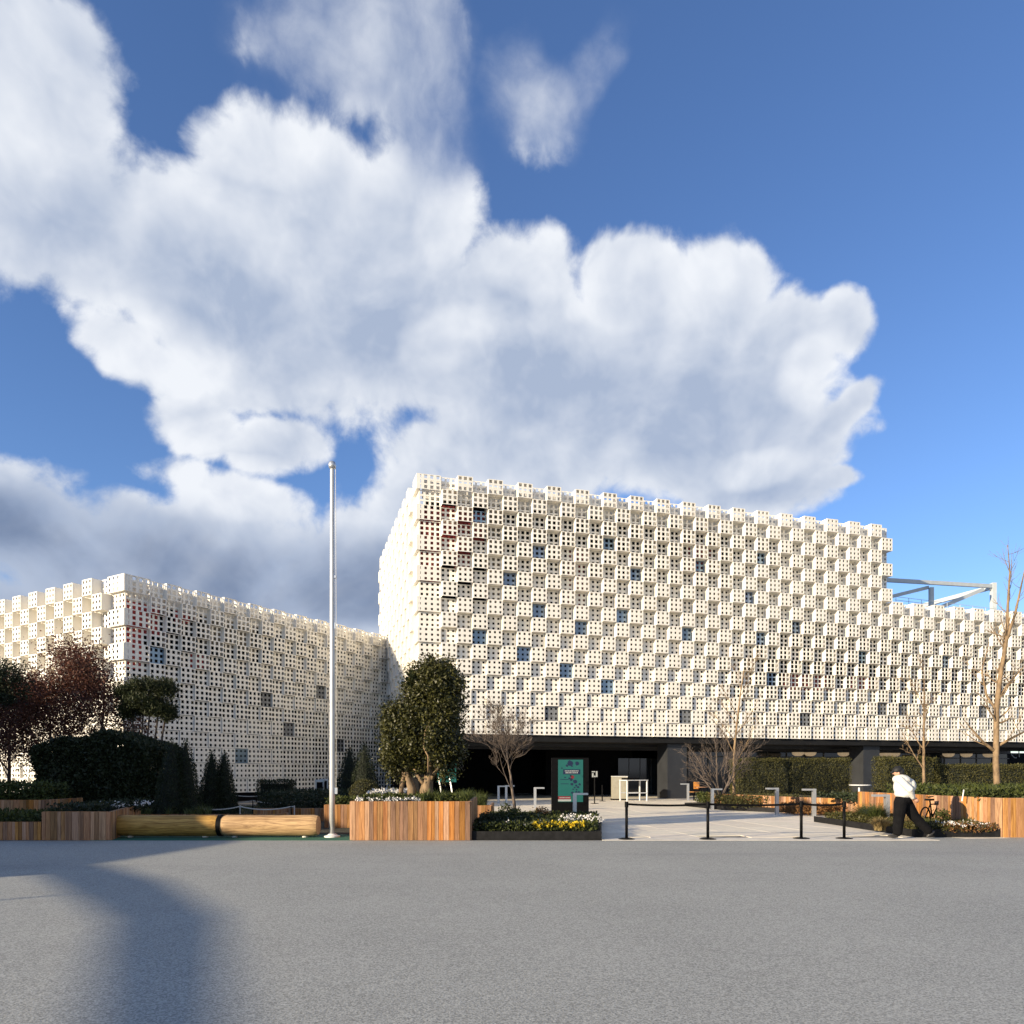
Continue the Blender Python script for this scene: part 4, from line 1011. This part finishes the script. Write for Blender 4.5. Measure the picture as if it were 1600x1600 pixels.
# ------------------------------------------------------------------ sign totem
dt = 22.9; tx0, tx1 = PX(862, dt), PX(920, dt); zt = PZ(1184, dt)
tm_ = thing('sign_totem', 'black sign totem with a teal poster screen', 'sign', ((tx0+tx1)/2, dt, 0))
hw = (tx1-tx0)/2
MB().box(-hw, hw, 0, .28, 0, zt).build('casing', M_black, tm_)
sx0, sx1 = PX(872,dt)-tm_.location.x, PX(911,dt)-tm_.location.x; sz0, sz1 = PZ(1253,dt), PZ(1187,dt)
scn = MB().box(sx0, sx1, -.012, -.001, sz0, sz1).build('screen', M_teal, tm_)
sw, sh = sx1-sx0, sz1-sz0
def pr(name, mat, u0, u1, v0, v1, y): return MB().box(sx0+sw*u0, sx0+sw*u1, y, y+.003, sz1-sh*v1, sz1-sh*v0).build(name, mat, scn)
pr('title_box', M_navy, .20,.88,.23,.345,-.018)
rd = random.Random(5)
for row, (u0, u1) in enumerate(((.27,.82),(.30,.80))):
    u = u0
    while u < u1:
        w_ = rd.uniform(.02,.05); pr('lettering', M_whitep, u, min(u+w_, u1), .255+row*.043, .278+row*.043, -.022); u += w_+rd.uniform(.006,.02)
def dot(u, v, r_, mat, n=8):
    cx_, cz_ = sx0+sw*u, sz1-sh*v; k = [(cx_+r_*sw*math.cos(2*math.pi*i/n+.3)*rd.uniform(.75,1.2), cz_+r_*sw*math.sin(2*math.pi*i/n+.3)*rd.uniform(.7,1.1)) for i in range(n)]
    v_ = [(x, -.0165, z) for x, z in k]+[(x, -.0135, z) for x, z in k]
    link('print_shape', mesh('print_shape', v_, [tuple(range(n))]+[(i, n+i, n+(i+1)%n, (i+1)%n) for i in range(n)]), mat, scn)
for u, v, r_ in ((.48,.08,.13),(.75,.09,.08),(.35,.14,.05),(.55,.15,.04),(.15,.20,.03),(.5,.38,.04),(.45,.44,.04),(.52,.47,.06),(.68,.52,.08),(.55,.58,.06),(.72,.61,.05),(.86,.58,.05),(.66,.66,.035),(.8,.65,.05),
                 (.6,.70,.03),(.74,.71,.035),(.57,.78,.05),(.72,.76,.04),(.83,.77,.05),(.28,.42,.03)):
    dot(u, v, r_, M_navy)
dot(.58,.41,.08, M_redp)
pr('text_line', M_navy, .08,.42,.462,.474,-.016); pr('text_line', M_navy, .1,.42,.565,.577,-.016)
pr('red_band', M_redp, .0,.5,.865,.935,-.016)
u = .05
while u < .46:
    w_ = rd.uniform(.02,.05); pr('lettering', M_whitep, u, u+w_, .89,.91,-.020); u += w_+.015
pr('pale_band', M_whitep, 0,.52,.94,.985,-.016)

# teal sign board leaning behind the evergreen
tb = thing('teal_sign_board', 'teal information board on a metal easel behind the evergreen trunk', 'sign', (PX(698,27), 27, 0))
MB().box(-.35,.35,-.02,.02,1.2,1.95).build('board', M_teal, tb)
for a, b in (((-.3,0,1.4),(-.05,-.1,0)),((.1,0,1.4),(.35,-.1,0))): MB().bar((a[0],a[1],a[2]),(b[0],b[1],b[2]),.04,.04).build('leg', M_silver, tb)
# pictogram sign at the entrance
ps = thing('pictogram_sign', 'small white pictogram sign on a black post at the entrance', 'sign', (PX(929,36), 36, 0))
MB().tube([(0,0,0),(0,0,1.3)], .03, 8).build('post', M_black, ps)
MB().box(-.17,.17,-.02,.02,1.27,1.63).build('board', M_black, ps)
MB().box(-.14,.03,-.026,-.021,1.55,1.60).build('symbol', M_whitep, ps); MB().box(.06,.14,-.026,-.021,1.32,1.60).build('symbol', M_whitep, ps)
MB().box(-.13,-.05,-.026,-.021,1.31,1.50).build('symbol', M_whitep, ps); MB().box(-.03,.05,-.026,-.021,1.31,1.38).build('symbol', M_whitep, ps)
MB().lathe([(.2,0),(.2,.02),(.05,.03)], n=16).build('base_plate', M_black, ps)

# ------------------------------------------------------------------ barrier posts and belts
POST = [(979,1311.5),(1106,1311.5),(1252,1310.5),(1319,1310.5)]
pp = []
lbs = ('leftmost black barrier post next to the flower bed','second black barrier post from the flower bed','third black barrier post from the flower bed','rightmost black barrier post of the nearer row')
for (px, py), lb in zip(POST, lbs):
    x, y = G(px, py); pp.append((x, y))
    o = thing('barrier_post', lb, 'barrier post', (x, y, 0.004), group='belt barrier posts')
    MB().lathe([(.19,0),(.19,.012),(.12,.028),(.04,.035)], n=24).build('base_plate', M_black, o)
    MB().lathe([(.034,.03),(.034,.78)], n=16).build('pole', M_black, o, smooth=True)
    MB().lathe([(.045,.75),(.045,.87),(.03,.885)], n=16).build('belt_head', M_black, o)
for i in range(3):
    a, b = pp[i], pp[i+1]; L = b[0]-a[0]
    n = 12; v = []
    for k in range(n+1):
        t = k/n; sag = .03*4*t*(1-t); x = a[0]+.04+(L-.08)*t; y = a[1]+(b[1]-a[1])*t
        v += [(x,y-.002,.80-sag),(x,y-.002,.85-sag),(x,y+.002,.85-sag),(x,y+.002,.80-sag)]
    f = [(4*k+j, 4*k+4+j, 4*k+4+(j+1)%4, 4*k+(j+1)%4) for k in range(n) for j in range(4)]
    tag(link('barrier_belt', mesh('belt', v, f), M_black), ('black belt between the first and second barrier posts','black belt between the second and third barrier posts','short black belt between the two right barrier posts')[i], 'belt', 'barrier belts')
for px, py, lb in ((941,1252,'far black barrier post right of the sign totem'),(868,1245,'far black barrier post just left of the sign totem, in the entrance')):
    x, y = G(px, py); o = thing('barrier_post', lb, 'barrier post', (x, y, .004), group='far barrier posts')
    MB().lathe([(.19,0),(.19,.012),(.04,.035)], n=18).build('base_plate', M_black, o); MB().lathe([(.034,.03),(.034,.86)], n=12).build('pole', M_black, o)

# ------------------------------------------------------------------ furniture at the entrance
M_cream = pmat('cream_panel', (.30,.28,.22), .6, .08, 4)
cb = thing('cabinet', 'cream cabinet beside the white reception table', 'cabinet', (PX(970,40.5), 40.5, 0))
MB().box(-.45,.38,0,.6,.08,1.30).build('body', M_cream, cb); MB().box(-.5,.37,.05,.55,0,.08).build('plinth', M_black, cb); MB().box(-.46,.39,-.01,.61,1.301,1.33).build('top', M_whiteflat, cb)
wt_ = thing('reception_table', 'white framed high table with black things on top in the entrance', 'table', (PX(990,39.3), 39.3, 0), R(24))
for x in (-.62,.62):
    for y in (-.34,.34): MB().box(x-.03,x+.03,y-.03,y+.03,0,1.1).build('leg', M_whiteflat, wt_)
MB().box(-.67,.67,-.39,.39,1.1,1.14).build('table_top', M_whiteflat, wt_)
for y in (-.34,.34): MB().box(-.59,.59,y-.025,y+.025,.42,.47).build('stretcher', M_whiteflat, wt_)
bt = thing('black_tray', 'black tray on the white reception table', 'tray', (PX(985,39.3), 39.3, 1.142), R(24))
MB().box(-.4,.4,-.25,.25,0,.02).build('tray_base', M_black, bt)
for a in ((-.4,.4,-.25,-.23),(-.4,.4,.23,.25),(-.4,-.38,-.229,.229),(.38,.4,-.229,.229)): MB().box(*a,.021,.10).build('tray_side', M_black, bt)
M_orange = woodmat('orange_wood', (.22,.09,.025), (.32,.15,.05), rand=.1)
ch = thing('wooden_chair', 'orange wooden chair beside the dark column', 'chair', (PX(1084,40.5), 40.5, 0), R(-60))
MB().box(-.22,.22,-.22,.22,.44,.48).build('seat', M_orange, ch); MB().box(-.22,.22,.19,.23,.62,1.0).build('backrest', M_orange, ch)
for x in (-.19,.19):
    MB().box(x-.02,x+.02,-.21,-.17,0,.44).build('leg', M_black, ch); MB().box(x-.02,x+.02,.19,.23,0,.62).build('leg', M_black, ch)
ct = thing('cafe_table', 'dark cafe table right of the orange chair', 'table', (PX(1095,40), 40, 0))
MB().lathe([(.4,.72),(.4,.75)], n=20).build('table_top', M_orange, ct); MB().tube([(0,0,.02),(0,0,.72)], .03, 8).build('leg', M_black, ct); MB().lathe([(.22,0),(.22,.02),(.05,.03)], n=16).build('base_plate', M_black, ct)
for px, d, h, lb in ((1344,30,1.05,'white-topped standing table in front of the second column'),):
    o = thing('standing_table', lb, 'table', (PX(px,d), d, 0))
    MB().lathe([(.42,h-.03),(.42,h)], n=24).build('table_top', M_whiteflat, o); MB().tube([(-.04,0,.02),(-.04,0,h-.03)], .04, 10).build('leg', M_whiteflat, o); MB().lathe([(.25,0),(.25,.02),(.05,.03)], n=18).build('base_plate', M_black, o)
tb2 = thing('teal_box', 'low teal box behind the bollard light left of the man', 'box', (PX(1372,25.5), 25.5, 0))
MB().box(-.35,.35,-.2,.2,.04,.62).build('body', M_turf, tb2); MB().box(-.37,.37,-.22,.22,.621,.68).build('lid', pmat('pale_teal', (.18,.42,.36), .5, .1, 4), tb2)
# window lettering at the far right
wl = thing('window_lettering', 'red and white lettering on the dark window at the right edge', 'lettering', (*lp(along(1588,5.9), 5.9), 0), th)
zl = PZ(1168, wl.location.y); u_ = wl.location.y/F
def txt(s_, x, z, size, mat, name):
    cu = bpy.data.curves.new(name, 'FONT'); cu.body = s_; cu.size = size; cu.extrude = .01; cu.align_x = 'CENTER'; cu.align_y = 'CENTER'
    cu.materials.append(mat); o = bpy.data.objects.new(name, cu); COL.objects.link(o); o.parent = wl; o.location = (x, -.03, z); o.rotation_euler = (R(90), 0, 0)
    dg = bpy.context.evaluated_depsgraph_get(); me = bpy.data.meshes.new_from_object(o.evaluated_get(dg)); l_, r_ = o.location.copy(), o.rotation_euler.copy()
    bpy.data.objects.remove(o); o2 = link(name, me, mat, wl, l_); o2.rotation_euler = r_
txt('RJ', -.35, zl, .40, M_redp, 'red_letters'); txt('K', .45, zl, .40, M_redp, 'red_letters')
zc = PZ(1178, wl.location.y)
MB().box(-.52,-.05,-.03,-.01,zc+.22,zc+.28).build('white_stroke', M_whitep, wl)
MB().tube([(.05,-.02,zc+.02),(-.5,-.02,zc+.03),(-.52,-.02,zc-.06),(-.35,-.02,zc-.22),(-.15,-.02,zc-.32),(-.02,-.02,zc-.3)], .035, 6).build('white_stroke', M_whitep, wl)
MB().tube([(.12,-.02,zc+.27),(.24,-.02,zc+.2),(.26,-.02,zc-.25)], .04, 6).build('white_stroke', M_whitep, wl)

# ------------------------------------------------------------------ parked bicycle behind the man
bk = thing('bicycle', 'small dark bicycle leaning by the glowing planter behind the man', 'bicycle', (PX(1458,19.6), 19.6, .1), R(35))
for x in (-.42,.42):
    ring = [(x+.27*math.cos(2*math.pi*i/20), 0, .28+.27*math.sin(2*math.pi*i/20)) for i in range(21)]
    w_ = MB().tube(ring, .02, 6, caps=False).build('wheel', M_black, bk)
    sp = MB()
    for i in range(8): sp.tube([(x,0,.28),(x+.26*math.cos(math.pi*i/4),0,.28+.26*math.sin(math.pi*i/4))], .003, 3)
    sp.build('spokes', M_silver, w_)
fm_ = MB()
for a, b in (((-.42,0,.28),(-.05,0,.28)),((-.05,0,.28),(-.18,0,.72)),((-.42,0,.28),(-.16,0,.62)),((-.16,0,.62),(.28,0,.62)),((-.05,0,.28),(.27,0,.58)),((.42,0,.28),(.25,0,.78))): fm_.tube([a, b], .018, 6)
fm_.build('frame', M_black, bk); MB().box(-.32,-.08,-.07,.07,.72,.77).build('saddle', M_black, bk)
MB().tube([(.22,-.28,.80),(.25,-.1,.82),(.25,.1,.82),(.22,.28,.80)], .014, 6).build('handlebar', M_black, bk); MB().box(.34,.54,-.12,.12,.62,.80).build('basket', M_black, bk)

# ------------------------------------------------------------------ walking man
def remeshed(name, parts, vox, mat, parent, smooth=3):
    """parts: tapered limbs (points, radii) and ellipsoids fused into one continuous surface"""
    mb = MB()
    for kind, *a in parts:
        if kind == 't':
            pts, rad = a; mb.tube(pts, rad, 12)
            for p, r_ in zip(pts, rad): mb.lathe([(r_*math.sin(math.pi*i/6)+1e-4, -r_*math.cos(math.pi*i/6)) for i in range(7)], p, 12)
        else:
            c, r_, rot = a; m3 = Matrix.Rotation(rot, 3, 'Y'); e = MB().lathe([(math.sin(math.pi*i/10)+1e-4, -math.cos(math.pi*i/10)) for i in range(11)], n=16)
            mb.add([tuple(Vector(c)+m3 @ Vector((x*r_[0], y*r_[1], z*r_[2]))) for x, y, z in e.v], e.f)
    o = mb.build(name, mat, parent)
    m = o.modifiers.new('fuse', 'REMESH'); m.mode = 'VOXEL'; m.voxel_size = vox; m.use_smooth_shade = True
    if smooth: s_ = o.modifiers.new('smooth', 'SMOOTH'); s_.iterations = smooth; s_.factor = .5
    return o
M_skin = pmat('skin', (.50,.27,.18), .55, .06, 10); M_jacket = pmat('white_jacket_cloth', (.60,.59,.55), .85, .08, 5, bump=.9, bscale=7)
M_trouser = pmat('black_trouser_cloth', (.006,.006,.007), .9, .2, 8, bump=.5, bscale=12, spec=.1); M_hair = pmat('black_cap_cloth', (.008,.008,.009), .7, .2, 20); M_shoe = pmat('dark_shoe_leather', (.03,.028,.026), .5, .2, 10)
mx_, my_ = PX(1412, 17.35), 17.35
man = thing('person', 'man in a white jacket and black trousers walking left with hands behind his back', 'person', (mx_, my_, .006))
sm = 17.35/F
def H(px, py, y=0.0): return ((px-1412)*sm, y, (HY-py)*sm+EYE)
hip = H(1411,1256)
# trousers: planted front leg, trailing back leg
tr = [('e', H(1411,1250), (.185,.18,.14), 0), ('t', [H(1405,1254,-.06), H(1402,1277,-.07), H(1400,1300,-.07)], (.15,.125,.105)),
      ('t', [H(1417,1254,.06), H(1431,1276,.07), H(1452,1298,.06)], (.15,.12,.10))]
remeshed('trousers', tr, .014, M_trouser, man)
jk = [('e', H(1411,1229), (.205,.23,.26), R(10)), ('e', H(1409,1219), (.195,.245,.13), R(10)), ('e', H(1412,1240), (.20,.215,.14), 0), ('e', H(1420,1228), (.15,.20,.18), 0),
      ('t', [H(1400,1219,-.19), H(1412,1233,-.27), H(1421,1246,-.15)], (.085,.078,.052)),
      ('t', [H(1414,1218,.19), H(1432,1234,.24), H(1427,1246,.03)], (.085,.078,.052)), ('t', [H(1406,1216), H(1404,1214)], (.085,.07))]
remeshed('jacket', jk, .013, M_jacket, man)
bdy = [('e', H(1401,1207), (.080,.074,.105), R(-35)), ('t', [H(1405,1216), H(1402,1209)], (.06,.052)), ('e', H(1395.5,1209), (.018,.016,.02), 0), ('e', H(1402,1208.5,-.076), (.018,.012,.03), 0),
       ('t', [H(1406,1216), H(1411,1252)], (.10,.12)), ('t', [H(1406,1252,-.06), H(1399,1301,-.07)], (.08,.05)), ('t', [H(1417,1252,.06), H(1430,1276,.07), H(1452,1300,.06)], (.08,.06,.05)),
       ('t', [H(1400,1219,-.18), H(1412,1233,-.26), H(1424,1248,-.13), H(1428,1251,-.09)], (.05,.05,.035,.03)), ('t', [H(1414,1218,.18), H(1432,1234,.23), H(1428,1249,-.01)], (.05,.05,.032)),
       ('e', H(1427.5,1250.5,-.12), (.06,.035,.04), R(20))]
for k in range(4):
    zz = 1249.6+k*1.25
    bdy.append(('t', [H(1427,zz,-.10), H(1430.5,zz+.5,-.095), H(1432.5+.4*(k in (1,2)),zz+.2,-.06)], (.0105,.010,.009)))
bdy.append(('t', [H(1426,1250,-.09), H(1427.5,1247.6,-.11), H(1429.5,1247,-.10)], (.012,.011,.010)))
bdy.append(('t', [H(1428,1250,-.03), H(1431,1252,-.03), H(1431,1254,-.05)], (.03,.02,.012)))
remeshed('body', bdy, .0085, M_skin, man, 1)
cap = [('e', H(1402,1203.5), (.112,.098,.085), R(-28)), ('e', H(1394,1206.5), (.055,.06,.016), R(-35)), ('e', H(1407,1206), (.08,.088,.09), 0)]
remeshed('cap', cap, .009, M_hair, man, 1)
for nm_s, pts in (('shoe', [('e', H(1393,1306.5,-.07), (.135,.052,.045), 0), ('e', H(1399,1304,-.07), (.065,.05,.06), 0)]),
                  ('shoe', [('e', H(1456,1304,.06), (.125,.05,.042), R(-38)), ('e', H(1453,1301,.06), (.06,.05,.06), 0)])):
    remeshed(nm_s, pts, .01, M_shoe, man, 1)
